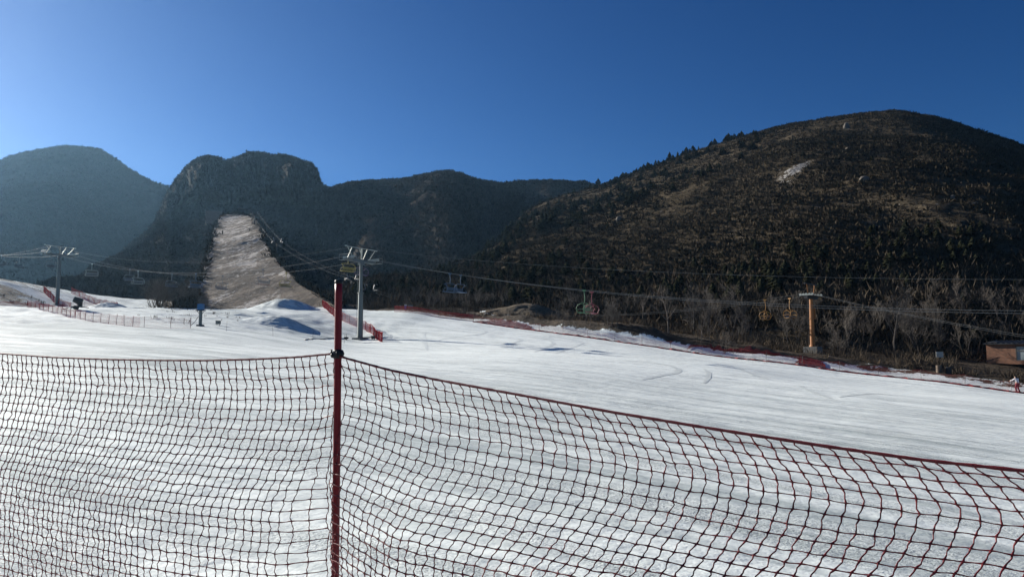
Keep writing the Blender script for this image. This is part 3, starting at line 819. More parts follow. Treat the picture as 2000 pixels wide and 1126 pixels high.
def bpt(px):
    i = np.interp(px, [b[0] for b in bound_px], range(len(bound_px)))
    k = int(min(i, len(BND) - 2)); q = lerp(BND[k], BND[k + 1], i - k)
    return np.array([q[0], q[1], 0])
fence_ctrl = [bpt(x) for x in (925, 980, 1025, 1080, 1137, 1190, 1250, 1340, 1425, 1490, 1550, 1600, 1650, 1730, 1808, 1900, 2000, 2080)]
rf, pp_r = net_fence('long sagging red net fence along the right hand edge of the piste', None, h=1.15, mesh=.11, strand=.012, post=4.2, world=fence_ctrl, sag=.22, lean=.15, post_h=1.25, pr=.02, post_mat='stake_dark')
# the slack net heaped in a dark roll along the foot of that fence
mb = MB(); pts_ = []; rad = []
for i in range(0, len(pp_r), 4):
    p = pp_r[i]; pts_.append((p[0] + rng.normal(0, .06), p[1] + rng.normal(0, .06), p[2] + .06 + rng.normal(0, .03))); rad.append(.09 * (1 + .7 * abs(rng.normal(0, .6))))
under(rf, mb.tube(pts_, rad, 6).build('slumped_net', M['farnet_dark'], None))

# loose red net lying over the dirt bank, between pixels (lying on the ground)
def lying_net(label, px0, px1, off0, off1, strand=.025):
    xs = np.arange(px0, px1, 1.0); ps = np.array([bpt(x)[:2] for x in xs])
    e = np.gradient(ps, axis=0); e /= np.linalg.norm(e, axis=1)[:, None]; nn = np.stack([-e[:, 1], e[:, 0]], -1)
    if nn[:, 1].mean() < 0: nn = -nn
    m_ = 14; G = []
    edge = 1 - .6 * rng.random(len(xs))
    sm = np.convolve(edge, np.ones(9) / 9, 'same')
    for j in range(m_):
        f = j / (m_ - 1); o = off0 + (off1 * sm * np.sin(np.pi * np.linspace(.06, .94, len(xs))) ** .4 - off0) * f
        q = ps + nn * o[:, None]
        G.append(np.stack([q[:, 0], q[:, 1], ground(q[:, 0], q[:, 1]) + .10 + .05 * rng.random(len(xs))], -1))
    G = np.array(G); V = []; Fc = []; k = 0
    for (a, b) in ((G[:-1].reshape(-1, 3), G[1:].reshape(-1, 3)), (G[:, :-1].reshape(-1, 3), G[:, 1:].reshape(-1, 3))):
        d = b - a; s = np.cross(d, [0, 0, 1.0]); s /= np.linalg.norm(s, axis=1)[:, None] + 1e-9
        q = np.stack([a - s * strand, a + s * strand, b + s * strand, b - s * strand], 1).reshape(-1, 3)
        V.append(q); Fc.append(np.arange(len(q)).reshape(-1, 4) + k); k += len(q)
    o = obj('slack_net', np_mesh('slack_net', np.concatenate(V), np.concatenate(Fc), M['farnet_dark']))
    return tag(o, label, 'net')
lying_net('slack red net lying over the dirt bank below the round earth mound', 925, 1035, .5, 3.2, .022)
lying_net('slack red net lying on the bank to the left of the orange tower', 1340, 1560, 2.4, 4.4, .022)
lying_net('slack red net heaped on the snow at the foot of the orange tower', 1550, 1612, .8, 3.8, .024)

# ------------------------------------------------------------------ snow mounds and the earth mound
def mound(name, c, lx, ly, h, rot, mat, label, cat, skew=.35, sharp=1.0, attr=None, seed=0, sink=.1):
    n = 70; a = np.linspace(-1, 1, n); X, Y = np.meshgrid(a, a)
    rr_ = np.sqrt(X ** 2 + Y ** 2)
    sx = X - skew * (1 - rr_.clip(0, 1))
    k = np.sqrt(sx ** 2 + Y ** 2)
    H = (1 - smooth(rr_ / .98)) ** sharp * (1 - .25 * k.clip(0, 1))
    H = H * (1 + .24 * fbm(X * 2.2 + seed, Y * 2.2, 4)) + .035 * fbm(X * 8, Y * 8 + seed, 4) * smooth(H / .08)
    co_, si = math.cos(rot), math.sin(rot)
    wx = c[0] + (X * lx) * co_ - (Y * ly) * si; wy = c[1] + (X * lx) * si + (Y * ly) * co_
    wz = ground(wx, wy) + h * H - sink * smooth((rr_ - .8) / .2)
    V = np.stack([wx - c[0], wy - c[1], wz - c[2]], -1).reshape(-1, 3)
    o = obj(name, np_mesh(name, V, grid_faces(n, n), mat, True, attr(X, Y, H) if attr else None)); o.location = tuple(c)
    return tag(o, label, cat)
mound('snow_mound', onground(553, 606, 136), 8.8, 4.8, 2.15, -.35, M['snow'], 'taller smooth snow mound with wheel tracks, at the foot of the brown run', 'snow mound', .55, .85, seed=3)
mound('snow_mound', onground(548, 638, 108), 7.4, 4.0, 1.5, -.35, M['snow'], 'lower snow mound in front, its right side in shade', 'snow mound', .55, .85, seed=8)
mound('snow_mound', onground(205, 604, 138), 6.0, 3.6, 1.3, -.3, M['snow'], 'low snow mound beside the dark snow gun on the left', 'snow mound', .3, .9, seed=14)
mound('earth_mound', onground(1032, 607, 128), 10.0, 5.5, 1.75, .05, M['ground'], 'rounded mound of brown earth streaked with snow above the piste edge', 'earth mound', .1, .62, seed=22,
      attr=lambda X, Y, H: {'snow': (.16 + .34 * np.exp(-((H - .16) / .10) ** 2) * (X < -.05)).ravel(), 'tan': np.full(X.size, .9)})

# ------------------------------------------------------------------ chair lifts
LA = np.array([.838, -.546]); NA = np.array([.546, .838])     # direction of the near lift and its normal
PC = onground(703, 660.5, 105); PL = onground(111.5, 601, 155)
def tower_a(loc, H, label, ladder=True, gauge=2.5, gantry=True):
    root = empty('lift_tower', tuple(loc)); tag(root, label, 'lift tower', 'towers of the near chairlift')
    root.rotation_euler[2] = math.atan2(LA[1], LA[0])      # local X along the rope, local Y across
    def part(mb, nm, mat, par=root): return mb.build(nm, M[mat], par)
    mb = MB(); mb.box((0, 0, -.25), (1.9, 1.9, .8), taper=.85)
    part(mb, 'footing', 'concrete')
    mb = MB(); n = 8
    mb.tube([(0, 0, .1), (0, 0, H * .58)], [.42, .36], n); mb.tube([(0, 0, H * .58), (0, 0, H - .3)], [.30, .25], n)
    mb.tube([(0, 0, .1), (0, 0, .2)], .58, n); mb.tube([(0, 0, H * .58 - .07), (0, 0, H * .58 + .07)], .45, n)
    part(mb, 'column', 'galv')
    mb = MB(); mb.box((0, 0, H - .12), (.42, gauge * 2 + .7, .42)); mb.box((0, 0, H - .45), (.5, .9, .5), taper=.8)
    part(mb, 'crossarm', 'galv')
    for s in (-1, 1):
        sh = MB(); y = s * gauge
        sh.box((0, y + s * .14, H + .12), (2.1, .09, .2)); sh.box((0, y + s * .14, H - .02), (.2, .12, .3))
        sh.box((0, y - s * .14, H + .12), (1.4, .07, .16))
        o = part(sh, 'sheave_frame', 'galv_light')
        for k in range(6):
            wl = MB(); x = -.95 + k * .38
            wl.tube([(x, y - .09, H + .24), (x, y - .05, H + .24), (x, y + .05, H + .24), (x, y + .09, H + .24)], [.19, .17, .17, .19], 12)
            wl.build('sheave', M['galv_light'], o)
        ct_ = MB(); ct_.box((0, y + s * .55, H - .22), (2.3, .6, .05)); 
        for x in (-1.1, 1.1): ct_.tube([(x, y + s * .8, H - .2), (x, y + s * .8, H + .55)], .025, 5)
        ct_.tube([(-1.1, y + s * .8, H + .55), (1.1, y + s * .8, H + .55)], .025, 5)
        part(ct_, 'catwalk', 'galv')
    if gantry:
        g = MB(); zt = H + 1.75; y1 = gauge + .35
        for x in (-.0,):
            g.tube([(x, -y1 - .25, zt), (x, y1 + .25, zt)], .065, 6)
            for a, b in ((-y1, -gauge * .62), (-gauge * .62 - .35, -y1 + .1), (-.45, .25), (-.05, -.05), (.12, .12), (y1 * .42, .35), (y1, gauge * .6)):
                g.tube([(x, a, zt), (x, b, H + .05)], .055, 6)
        g.box((0, -y1 - .25, zt + .06), (.3, .22, .16)); g.box((0, y1 + .25, zt - .04), (.3, .22, .14))
        part(g, 'gantry', 'galv_light')
    if ladder:
        l = MB(); x = -.62
        for y in (-.2, .2): l.tube([(x, y, .4), (x * .8, y, H - .4)], .022, 5)
        for k in range(int((H - 1) / .32)):
            z = .6 + k * .32; xx = x + (.2 * -x) * 0 + (-x * .2) * (z / H)
            l.tube([(xx, -.2, z), (xx, .2, z)], .014, 4)
        for k in range(3):
            z = .9 + k * H * .3; l.tube([(x * (1 - .2 * z / H), 0, z), (-.3, 0, z)], .02, 4)
        part(l, 'ladder', 'galv_light')
    return root
HC = P(703, 508, 105)[2] - PC[2]; HL = P(112, 497, 155)[2] - PL[2]
tower_a(PC, HC, 'tall grey steel lift tower right of the red pole')
tower_a(PL, HL, 'grey lift tower on the far left behind the curving net fence')

def sag(a, b, s, n=40):
    a = np.array(a); b = np.array(b); t = np.linspace(0, 1, n)[:, None]
    p = a + (b - a) * t; p[:, 2] -= 4 * s * (t * (1 - t))[:, 0]; return p
def cable(name, segs, r, label, cat, group, mat='cable'):
    pts_ = [segs[0][0]]
    for s in segs: pts_ += list(s[1:])
    o = MB().tube([tuple(p) for p in pts_], r, 5).build(name, M[mat], None, True)
    return tag(o, label, cat, group), np.array(pts_)
gA = 2.5
def cp(t, s, z): return np.array([t[0] + NA[0] * s, t[1] + NA[1] * s, z])
ropes = {}
for s, nm in ((-gA, 'near'), (gA, 'far')):
    c0 = cp(PC, s, PC[2] + HC + .43); l0 = cp(PL, s, PL[2] + HL + .43)
    off = c0 - cp(PC, 0, c0[2])
    # left end of the span beyond the left tower, right end beyond the frame
    dl = (PL - PC)[:2]; dl = dl / np.linalg.norm(dl)
    e = np.array([l0[0] + dl[0] * 46, l0[1] + dl[1] * 46, P(0, 499, 175)[2] + 1.6])
    r_end = np.array([PC[0] + LA[0] * 105 + NA[0] * s, PC[1] + LA[1] * 105 + NA[1] * s, CAM[2] + 3.0])
    o, pl = cable('haul_rope', [sag(e, l0, .9), sag(l0, c0, 3.6, 80), sag(c0, r_end, 3.1, 100)], .019, f'{nm} haul rope of the near chairlift, running over the grey towers', 'lift cable', 'cables of the near chairlift')
    ropes[nm] = pl
a0 = cp(PC, -2.0, PC[2] + HC + 1.7); l1 = cp(PL, -2.0, PL[2] + HL + 1.7)
cable('signal_cable', [sag(l1 + np.array([-40, 26, .3]), l1, .6), sag(l1, a0, 2.9, 80), sag(a0, np.array([PC[0] + LA[0] * 105, PC[1] + LA[1] * 105, CAM[2] + 5.2]), 2.0, 90)], .011, 'thin cable strung above the haul ropes between the grey tower tops', 'cable', 'cables of the near chairlift')

def rope_at(pl, px):
    """point on a rope that shows at photo column px"""
    u = 1000 + F * pl[:, 0] / (pl[:, 1] * ct + (pl[:, 2] - CAM[2]) * st)
    i = np.argsort(u); return np.array([np.interp(px, u[i], pl[i, k]) for k in range(3)])

def chair(loc, rz, w, mats, label, group, style='quad', hang=1.25, swing=0.0):
    """local X: the way the seat faces, Y: across, Z up, origin at the rope grip"""
    fm, sm = mats
    root = empty('lift_chair', tuple(loc), rz); tag(root, label, 'chairlift chair', group)
    root.rotation_euler[0] = swing
    h = w / 2; z1 = -hang; z2 = z1 - 1.12
    mb = MB(); mb.box((0, 0, -.02), (.42, .12, .16)); mb.tube([(0, 0, .0), (0, .02, -.25), (-.10, .04, -hang * .6), (0, 0, z1)], .045, 6)
    mb.build('hanger', M[fm], root)
    f = MB(); r = .030
    f.tube([(0, -h, z1 - .12), (0, -h * .72, z1), (0, h * .72, z1), (0, h, z1 - .12)], r, 6)
    for s in (-1, 1):
        y = s * h
        if style == 'ring':
            f.tube([(0, y, z1 - .12), (-.42, y, z1 - .30), (-.58, y, z1 - .72), (-.36, y, z2 - .02), (0, y, z2 - .12), (.40, y, z2 - .04), (.62, y, z1 - .66), (.42, y, z1 - .28), (0, y, z1 - .12)], r, 6)
            f.tube([(-.5, y, z1 - .8), (.1, y, z1 - .72), (.56, y, z1 - .8)], r * .8, 5)
        else:
            f.tube([(0, y, z1 - .12), (-.20, y, z1 - .30), (-.42, y, z1 - .62), (-.30, y, z2 + .02), (-.1, y, z2 - .04), (.38, y, z2 - .02)], r, 6)
            f.tube([(-.40, y, z1 - .66), (.05, y, z1 - .70), (.33, y, z2 + .02)], r * .85, 5)
    f.tube([(-.42, -h, z1 - .62), (-.42, h, z1 - .62)], r * .8, 5); f.tube([(.40, -h, z2 - .02), (.40, h, z2 - .02)], r, 5)
    if style == 'ring': f.tube([(.1, 0, z1), (.1, 0, z2)], r * .7, 5)
    f.build('frame', M[fm], root)
    b = MB(); b.box((.03, 0, z2 + .0), (.60, w * .96, .07), rot=Matrix.Rotation(R(-6), 3, 'Y'))
    b.build('seat', M[sm], root)
    b = MB()
    for k in range(4 if style != 'slab' else 3):
        t = (k + .4) / 4.0; b.box((-.30 - .11 * t, 0, z2 + .14 + .42 * t), (.03, w * .96, .065))
    b.build('backrest', M[sm if style != 'quad' else fm], root)
    if style in ('bar', 'quad'):
        s_ = MB()
        for sd2 in (-1, 1): s_.tube([(-.38, sd2 * h * .9, z1 - .58), (-.1, sd2 * h * .9, z1 - .2), (.3, sd2 * h * .9, z1 - .12)], r * .7, 5)
        s_.tube([(.3, -h * .9, z1 - .12), (.3, h * .9, z1 - .12)], r * .7, 5)
        s_.build('safety_bar', M[fm], root)
    return root
UP = math.atan2(-LA[1], -LA[0]); DN = math.atan2(LA[1], LA[0])
def on(nm, px, *a, **k):
    p = rope_at(ropes[nm], px); p[2] -= .03
    return chair(p, (UP if nm == 'near' else DN) + rng.normal(0, .08), *a, **k)
GA = 'chairs of the near chairlift'
on('near', 3, 2.0, ('grey', 'seat_dark'), 'pale grey lift chair cut off by the left edge', GA)
on('far', 39, 2.0, ('grey', 'seat_dark'), 'grey lift chair with dark seat, left of the far left tower', GA)
on('far', 101, 2.0, ('grey', 'seat_dark'), 'grey lift chair hanging right beside the far left tower', GA)
on('near', 180, 2.2, ('galv_light', 'grey'), 'bare pale metal lift chair, first one right of the far left tower', GA, 'bar')
on('far', 254, 2.0, ('grey', 'seat_dark'), 'lift chair with dark seat, left one of the pair over the brown flank', GA)
on('near', 270, 2.2, ('galv_light', 'grey'), 'pale metal lift chair, right one of the pair over the brown flank', GA, 'bar')
on('far', 336, 2.1, ('grey', 'seat_dark'), 'lift chair with nearly black seat above the brown thicket', GA)
on('near', 383, 2.1, ('blue', 'blue'), 'blue lift chair between the thicket and the brown run', GA, 'quad')
on('far', 435, 2.2, ('grey', 'seat_dark'), 'lift chair with near black seat over the left edge of the brown run', GA)
on('near', 514, 2.1, ('grey', 'seat_red'), 'lift chair with dull red seat over the middle of the brown run', GA)
on('far', 559, 2.1, ('yellow', 'seat_dark'), 'lift chair with yellow hanger and black seat over the brown run', GA)
on('near', 680, 2.2, ('yellow', 'yellow'), 'yellow slatted lift chair hanging just left of the tall grey tower', GA, 'quad', 1.1)
on('far', 706, 1.9, ('purple', 'seat_dark'), 'dark purple lift chair half hidden behind the grey tower column', GA, 'ring', .9)
on('near', 879, 2.0, ('blue', 'blue'), 'blue lift chair over the piste, left one of the blue pair', GA, 'quad')
on('far', 900, 2.0, ('blue', 'blue'), 'blue lift chair over the piste, right one of the blue pair', GA, 'quad')
on('near', 1141, 1.6, ('green', 'green'), 'green round framed lift chair beside the pink one', GA, 'ring', 1.45)
on('far', 1156, 1.6, ('pink', 'pink'), 'pink round framed lift chair beside the green one', GA, 'ring', 1.45)
on('near', 1470, 1.35, ('orange', 'seat_dark'), 'orange framed lift chair left of the orange pair', GA, 'ring', 1.2) if False else None

# the second, older lift that climbs beside the cleared run
PY_ = onground(1588, 694, 96.5); PY_[2] = max(PY_[2], P(1588, 700, 96.5)[2])
q2 = [PY_, np.array([*P(721, 597, 172)[:2], P(721, 600, 172)[2]]), np.array([*P(686, 588, 196)[:2], P(686, 592, 196)[2]]), P(541, 504, 236), P(497, 446, 312)]
tops = [P(1581, 577, 96.5)[2], P(721, 567, 172)[2], P(685.5, 545, 196)[2], P(541, 473, 236)[2], P(497, 418, 312)[2]]
def tower_b(loc, H, rz, label, mat, arm=3.0, mats=('ochre', 'dark_steel'), r=.33, big=False):
    root = empty('lift_tower', tuple(loc), rz); tag(root, label, 'lift tower', 'towers of the second chairlift')
    mb = MB(); mb.box((0, 0, .3), (1.9, 1.9, 1.9), taper=.94); mb.build('footing', M['concrete'], root)
    lean = -.35 if big else 0.0
    mb = MB(); mb.tube([(0, 0, 1.0), (0, 0, H * .5), (0, 0, H - .35)], [r * 1.12, r, r * .82], 12)
    for z in (H * .36, H * .62): mb.tube([(0, 0, z - .04), (0, 0, z + .04)], r * 1.22, 12)
    mb.tube([(0, 0, 1.15), (0, 0, 1.5)], [r * 1.8, r * 1.2], 12)
    mb.build('column', M[mats[0]], root)
    mb = MB(); mb.box((0, 0, H - .28), (.5, arm + .6, .35)); mb.box((0, 0, H - .10), (1.9, arm + .2, .06)); mb.build('crossarm', M[mats[1]], root)
    for s in (-1, 1):
        y = s * arm / 2; sh = MB(); sh.box((0, y + s * .12, H + .05), (1.9, .07, .14)); o = sh.build('sheave_frame', M['galv_light' if big else 'dark_steel'], root)
        for k in range(5):
            x = -.8 + k * .4; wl = MB(); wl.tube([(x, y - .06, H + .10), (x, y + .06, H + .10)], .17, 12); wl.build('sheave', M['galv_light' if big else 'grey'], o)
    g = MB(); zt = H + 1.55
    for s in (-1, 1): g.box((0, s * arm * .36, H + .75), (.10, .14, 1.65), rot=Matrix.Rotation(-s * .30, 3, 'X'))
    g.build('gantry_post', M[mats[0] if big else 'grey'], root)
    g = MB(); g.box((0, 0, zt), (.12, arm + .9, .12)); g.box((0, -arm / 2 - .5, zt), (.2, .14, .22)); g.box((0, arm / 2 + .5, zt), (.2, .14, .22)); g.build('gantry_beam', M['dark_steel'], root)
    if big:
        bx = MB(); bx.box((-.15, -.42, H * .70), (.42, .30, 1.5)); bx.build('control_box', M['ochre'], root)
        l = MB()
        for y in (-.17, .17): l.tube([(.5, y, 1.4), (.42, y, H - .4)], .022, 5)
        for k in range(int((H - 2) / .34)): l.tube([(.47, -.17, 1.6 + k * .34), (.47, .17, 1.6 + k * .34)], .014, 4)
        l.build('ladder', M['dark_steel'], root)
    return root
dirs = [q2[1] - q2[0], q2[2] - q2[0], q2[3] - q2[1], q2[4] - q2[2], q2[4] - q2[3]]
ang = [math.atan2(d[1], d[0]) for d in dirs]
labs = ['orange painted steel lift tower standing behind the right hand edge of the piste', 'small dark lift tower just right of the tall grey tower', 'small dark lift tower just left of the tall grey tower', 'thin lift tower halfway up the right edge of the brown run', 'thin lift tower at the top of the brown run']
for i in range(5):
    tower_b(q2[i], tops[i] - q2[i][2], ang[i], labs[i], None, 3.2 if i else 2.8, ('ochre', 'dark_steel') if i == 0 else ('dark_steel', 'dark_steel'), .29 if i == 0 else .27, i == 0)
rb = {}
for s, nm in ((-1.5, 'left'), (1.5, 'right')):
    P_ = []
    for i in range(5):
        n2 = np.array([-math.sin(ang[i]), math.cos(ang[i])]) * (s if i else s * .93)
        P_.append(np.array([q2[i][0] + n2[0], q2[i][1] + n2[1], tops[i] + .27]))
    d0 = (P_[0] - P_[1]); d0[2] = 0; d0 /= np.linalg.norm(d0)
    n0 = np.array([-math.sin(ang[0]), math.cos(ang[0])]) * s * .93
    e = P(2000, 646 if s < 0 else 650, 77); e = e + (e - P_[0]) * .5
    e[:2] = P_[0][:2] + (e[:2] - P_[0][:2])
    _, pl = cable('haul_rope', [sag(e, P_[0], .5), sag(P_[0], P_[1], 4.6, 90), sag(P_[1], P_[2], .1), sag(P_[2], P_[3], 1.2, 50), sag(P_[3], P_[4], .5)], .012, f'{"nearer" if s > 0 else "farther"} haul rope of the second lift, climbing beside the brown run', 'lift cable', 'cables of the second chairlift')
    rb[nm] = pl
GB = 'orange chairs of the second chairlift'
for nm, px, lab, rz in (('right', 1494, 'orange tube framed lift chair, left one of the pair beside the orange tower', .1), ('left', 1542, 'orange tube framed lift chair, right one hanging closest to the orange tower', -.2)):
    p = rope_at(rb[nm], px); p[2] -= .03
    chair(p, ang[0] + (math.pi if nm == 'left' else 0) + rz, 1.5, ('orange', 'seat_dark'), lab, GB, 'ring', 1.55)
for px, nm in ((1010, 'left'),):
    pass

# ------------------------------------------------------------------ bare trees
def make_bare_tree(seed, H, spread=.5, stems=1, dense=1.0):
    r_ = random.Random(seed); tr = MB(); cr = MB()
    def grow(p, d, L, r, lev):
        n = 4 if lev < 2 else 3
        pts_ = [p]; q = p.copy(); dd = d.copy()
        for i in range(n):
            dd = (dd + Vector((r_.gauss(0, .10), r_.gauss(0, .10), .05 + .04 * lev * .3))).normalized()
            q = q + dd * (L / n); pts_.append(q.copy())
        rad = [max(.008, r * (1 - .62 * i / n)) for i in range(n + 1)]
        (tr if lev == 0 else cr).tube(pts_, rad, 6 if lev == 0 else (4 if lev == 1 else 3), 0, lev < 1)
        if lev >= 4: return
        nb = int({0: 9, 1: 5, 2: 4, 3: 3}[lev] * dense + r_.random())
        for k in range(nb):
            t = (.28 if lev == 0 else .18) + (.98 - .2) * ((k + r_.random()) / nb) * .92; t = min(t, .99)
            i = int(t * n); f = t * n - i
            b = pts_[i].lerp(pts_[min(i + 1, n)], f)
            base = (pts_[min(i + 1, n)] - pts_[i]).normalized()
            side = Vector((r_.gauss(0, 1), r_.gauss(0, 1), r_.gauss(0, .35))); side -= base * side.dot(base); side.normalize()
            a = spread + r_.gauss(0, .13)
            nd = (base * math.cos(a) + side * math.sin(a)).normalized()
            grow(b, nd, L * (.62 - .28 * t + .08 * r_.random()) * (1.0 if lev else .85), max(.009, r * (1 - .6 * t) * .52), lev + 1)
    for s in range(stems):
        a = s * 2.4 + r_.random(); tilt = .0 if stems == 1 else .22 + .15 * r_.random()
        d = Vector((math.cos(a) * tilt, math.sin(a) * tilt, 1)).normalized()
        grow(Vector((math.cos(a) * .12 * (stems > 1), math.sin(a) * .12 * (stems > 1), -.2)), d, H * (.82 if stems == 1 else .8), .020 * H * (.9 if stems == 1 else .6), 0)
    return tr, cr
TREES = []
for i, (h, sp, stn, dn, cm) in enumerate([(9, .62, 1, 1.0, 'twig'), (8, .55, 1, 1.0, 'twig_dark'), (9.5, .42, 2, .8, 'twig'), (6, .75, 3, .75, 'twig_dark'), (10, .5, 1, 1.05, 'twig'), (5, .7, 3, .8, 'twig')]):
    t_, c_ = make_bare_tree(50 + i, h, sp, stn, dn)
    TREES.append((t_.mesh('trunk', M['bark' if i % 2 else 'twig_dark']), c_.mesh('branches', M[cm]), h))
def hill4_at(px, py):
    m_ = H4.nt
    D = (H4.PX[:m_] - px) ** 2 + (H4.PY[:m_] - py) ** 2
    i, j = np.unravel_index(np.argmin(D), D.shape)
    return np.array([H4.X[i, j], H4.Y[i, j], H4.Z[i, j]])
def surf(px, py):
    """ground or right hill, whichever the line of sight meets first"""
    a = hit(px, py, 60, 200)
    b = hill4_at(px, py)
    err = abs(px_of(a)[1] - py)
    return a if (a[1] < b[1] and err < 4) else b
def px_of(q):
    d = q - CAM; k = d[1] * ct + d[2] * st; return np.array([1000 + F * d[0] / k, 563 - F * (d[2] * ct - d[1] * st) / k])
def bare_tree(v, q, hpx, label, group):
    t_, c_, h = TREES[v]
    k = (hpx / F * q[1]) / h
    root = empty('bare_tree', (q[0], q[1], q[2] - .05), rng.random() * 6.28); root.scale = (k, k, k)
    tag(root, label, 'tree', group)
    obj('trunk', t_, root); obj('crown', c_, root)
GT = 'bare trees along the foot of the right hill'
special = [(4, 1727, 690, 128, 'tallest bare tree, right of the orange tower, its pale crown rising above the cables'),
           (2, 1345, 650, 100, 'pale bare tree with forked double trunk, the tallest left of the orange chairs'),
           (0, 1436, 640, 90, 'bare spreading tree right of the forked pale tree, midway to the orange chairs'),
           (2, 1863, 700, 72, 'pale many stemmed bare tree just left of the brick hut'),
           (0, 1187, 632, 50, 'low bare tree with a fan shaped crown right of the pink chair'),
           (1, 1306, 650, 100, 'dark stemmed bare tree just left of the forked pale tree'),
           (4, 1640, 680, 76, 'tall thin bare tree standing next to the orange tower on its right'),
           (0, 1798, 590, 52, 'pale bare tree alone on the hillside high above the white board'),
           (3, 1935, 640, 70, 'wide bare tree on the slope above the brick hut'),
           (1, 1250, 630, 60, 'small dark bare tree between the fan shaped tree and the forked pale tree'),
           (2, 1980, 610, 66, 'pale bare tree with long curved limbs at the right edge of the picture'),
           (3, 1415, 690, 52, 'low dark many stemmed bush tree on the bank behind the sagging fence')]
for v, px, py, hp, lab in special: bare_tree(v, surf(px, py), hp, lab, GT)
zones = [(780, 1000, 590, 606, 24, (20, 38), 'small grey bare tree in the thicket beyond the top end of the piste'),
         (1090, 1300, 600, 640, 20, (24, 46), 'grey bare tree in the thicket behind the dirt bank, right of the earth mound'),
         (1320, 1560, 610, 672, 34, (28, 64), 'bare tree in the thicket between the forked pale tree and the orange tower'),
         (1610, 1830, 630, 696, 32, (30, 70), 'bare tree in the thicket between the orange tower and the white board'),
         (1840, 2060, 600, 690, 24, (30, 66), 'bare tree in the thicket behind and beside the brick hut')]
for x0, x1, y0, y1, n, hr, lab in zones:
    for k in range(n):
        bare_tree(rng.integers(0, 6), surf(rng.uniform(x0, x1), rng.uniform(y0, y1)), rng.uniform(*hr), lab, GT)
for k in range(14):
    q = onground(rng.uniform(298, 376), 600, rng.uniform(136, 152))
    bare_tree(3 if k % 2 else 5, q, rng.uniform(38, 66), 'bare bushy tree in the brown thicket left of the foot of the brown run', 'brown thicket left of the run')
for k in range(5):
    q = onground(rng.uniform(385, 415), 603, rng.uniform(132, 145))
    bare_tree(5, q, rng.uniform(18, 34), 'thin bare sapling in front of the left foot of the brown run', 'saplings by the run')
for k in range(8):
    q = onground(rng.uniform(575, 660), 590, rng.uniform(195, 235))
    bare_tree(int(rng.integers(0, 6)), q, rng.uniform(26, 48), 'grey bare tree in the shaded gully right of the brown run', 'trees in the gully right of the run')

# ------------------------------------------------------------------ conifers
def conifer_arrays(seed, n=150):
    g = np.random.default_rng(seed); V = []; T = []
    for k in range(n):
        t = (k + g.random()) / n; z = .10 + .86 * t
        rad = .40 * (1 - t) ** .75 * (.75 + .5 * g.random()) + .02
        a = g.random() * 6.283; drop = -.06 - .06 * g.random()
        c, s = math.cos(a), math.sin(a); w = .11 * (1 - .5 * t)
        r0 = rad * .25
        V += [(c * r0, s * r0, z + .05), (c * rad * .7 - s * w, s * rad * .7 + c * w, z + drop * .5), (c * rad, s * rad, z + drop), (c * rad * .7 + s * w, s * rad * .7 - c * w, z + drop * .5)]
        T += [g.random() * .8 + .1] * 4
    a = np.array([0, 2.1, 4.2]); b = np.stack([.025 * np.cos(a), .025 * np.sin(a), 0 * a - .05], -1)
    for i in range(3):
        p, q = b[i], b[(i + 1) % 3]; V += [tuple(p), tuple(q), (q[0] * .3, q[1] * .3, .95), (p[0] * .3, p[1] * .3, .95)]; T += [0.0] * 4
    V += [(-.03, 0, .93), (.03, 0, .93), (0.004, 0, 1.03), (-.004, 0, 1.03)]; T += [.3] * 4
    return np.array(V), np.array(T)
CON = [conifer_arrays(i, 110 + 20 * i) for i in range(4)]
CONM = [np_mesh('conifer', v, np.arange(len(v)).reshape(-1, 4), M['conifer'], False, {'tint': t}) for v, t in CON]
spots = []
def want(h, n, f, hm, lo, hi, label, group):
    cx = rng.random(n * 12); t = .01 + .985 * rng.random(n * 12)
    p, px, py = hsample(h, cx, t)
    pr_ = f(px, py, p, t); k = np.nonzero((rng.random(len(px)) < pr_) & (px > -60) & (px < 2060))[0][:n]
    for i in k: spots.append((p[i], hm * rng.uniform(lo, hi), label, group))
# spreads of conifers on the right hill
def low_right(px, py, p, t):
    top_ = np.interp(px, [1000, 1300, 1450, 1600, 1750, 1900, 2000], [560, 520, 480, 462, 448, 430, 420])
    return np.where((px > 1080) & (py > top_) & (py < np.interp(px, [1000, 1500, 2000], [600, 585, 560])), .30 + .6 * smooth((py - top_) / 60) * (fbm(p[:, 0] / 18, p[:, 1] / 18, 3) > -.15), 0)
def left_low(px, py, p, t): return np.where((px < 1150) & (px > 690) & (py > 505) & (py < 592), .9 * (fbm(p[:, 0] / 18, p[:, 1] / 18, 3) > -.12), 0)
def spur(px, py, p, t):
    crest_y = np.interp(px, [932, 975, 1020, 1060, 1110, 1170, 1260, 1350, 1450, 1500], [501, 467, 416, 396, 379, 362, 329, 300, 268, 252])
    return np.where((px > 930) & (px < 1500) & (py - crest_y < np.interp(px, [930, 1200, 1350, 1500], [40, 75, 70, 25])), .8 * (fbm(p[:, 0] / 25, p[:, 1] / 25, 3) > -.1) * np.interp(px, [1300, 1500], [1, .4]), 0)
def skyline(px, py, p, t):
    return np.where((t > .975) & (px > 1165) & (px < 1480), .9, 0)
def sparse(px, py, p, t): return np.where((px > 1000) & (py > 300), .05, 0)
want(H4, 380, low_right, 1, 1.5, 3.4, 'dark conifer on the lower slope of the right hill above the bare trees', 'conifers on the lower right hill')
want(H4, 210, left_low, 1, 1.7, 3.6, 'dark conifer on the low slope behind the blue chairs', 'conifers on the low slope behind the blue chairs')
want(H4, 330, spur, 1, 2.4, 5.0, 'dark conifer on the long left shoulder of the right hill', 'conifers on the left shoulder of the right hill')
want(H4, 130, skyline, 1, 3.6, 6.6, 'dark conifer standing against the sky on the left ridge of the right hill', 'conifers on the ridge line')
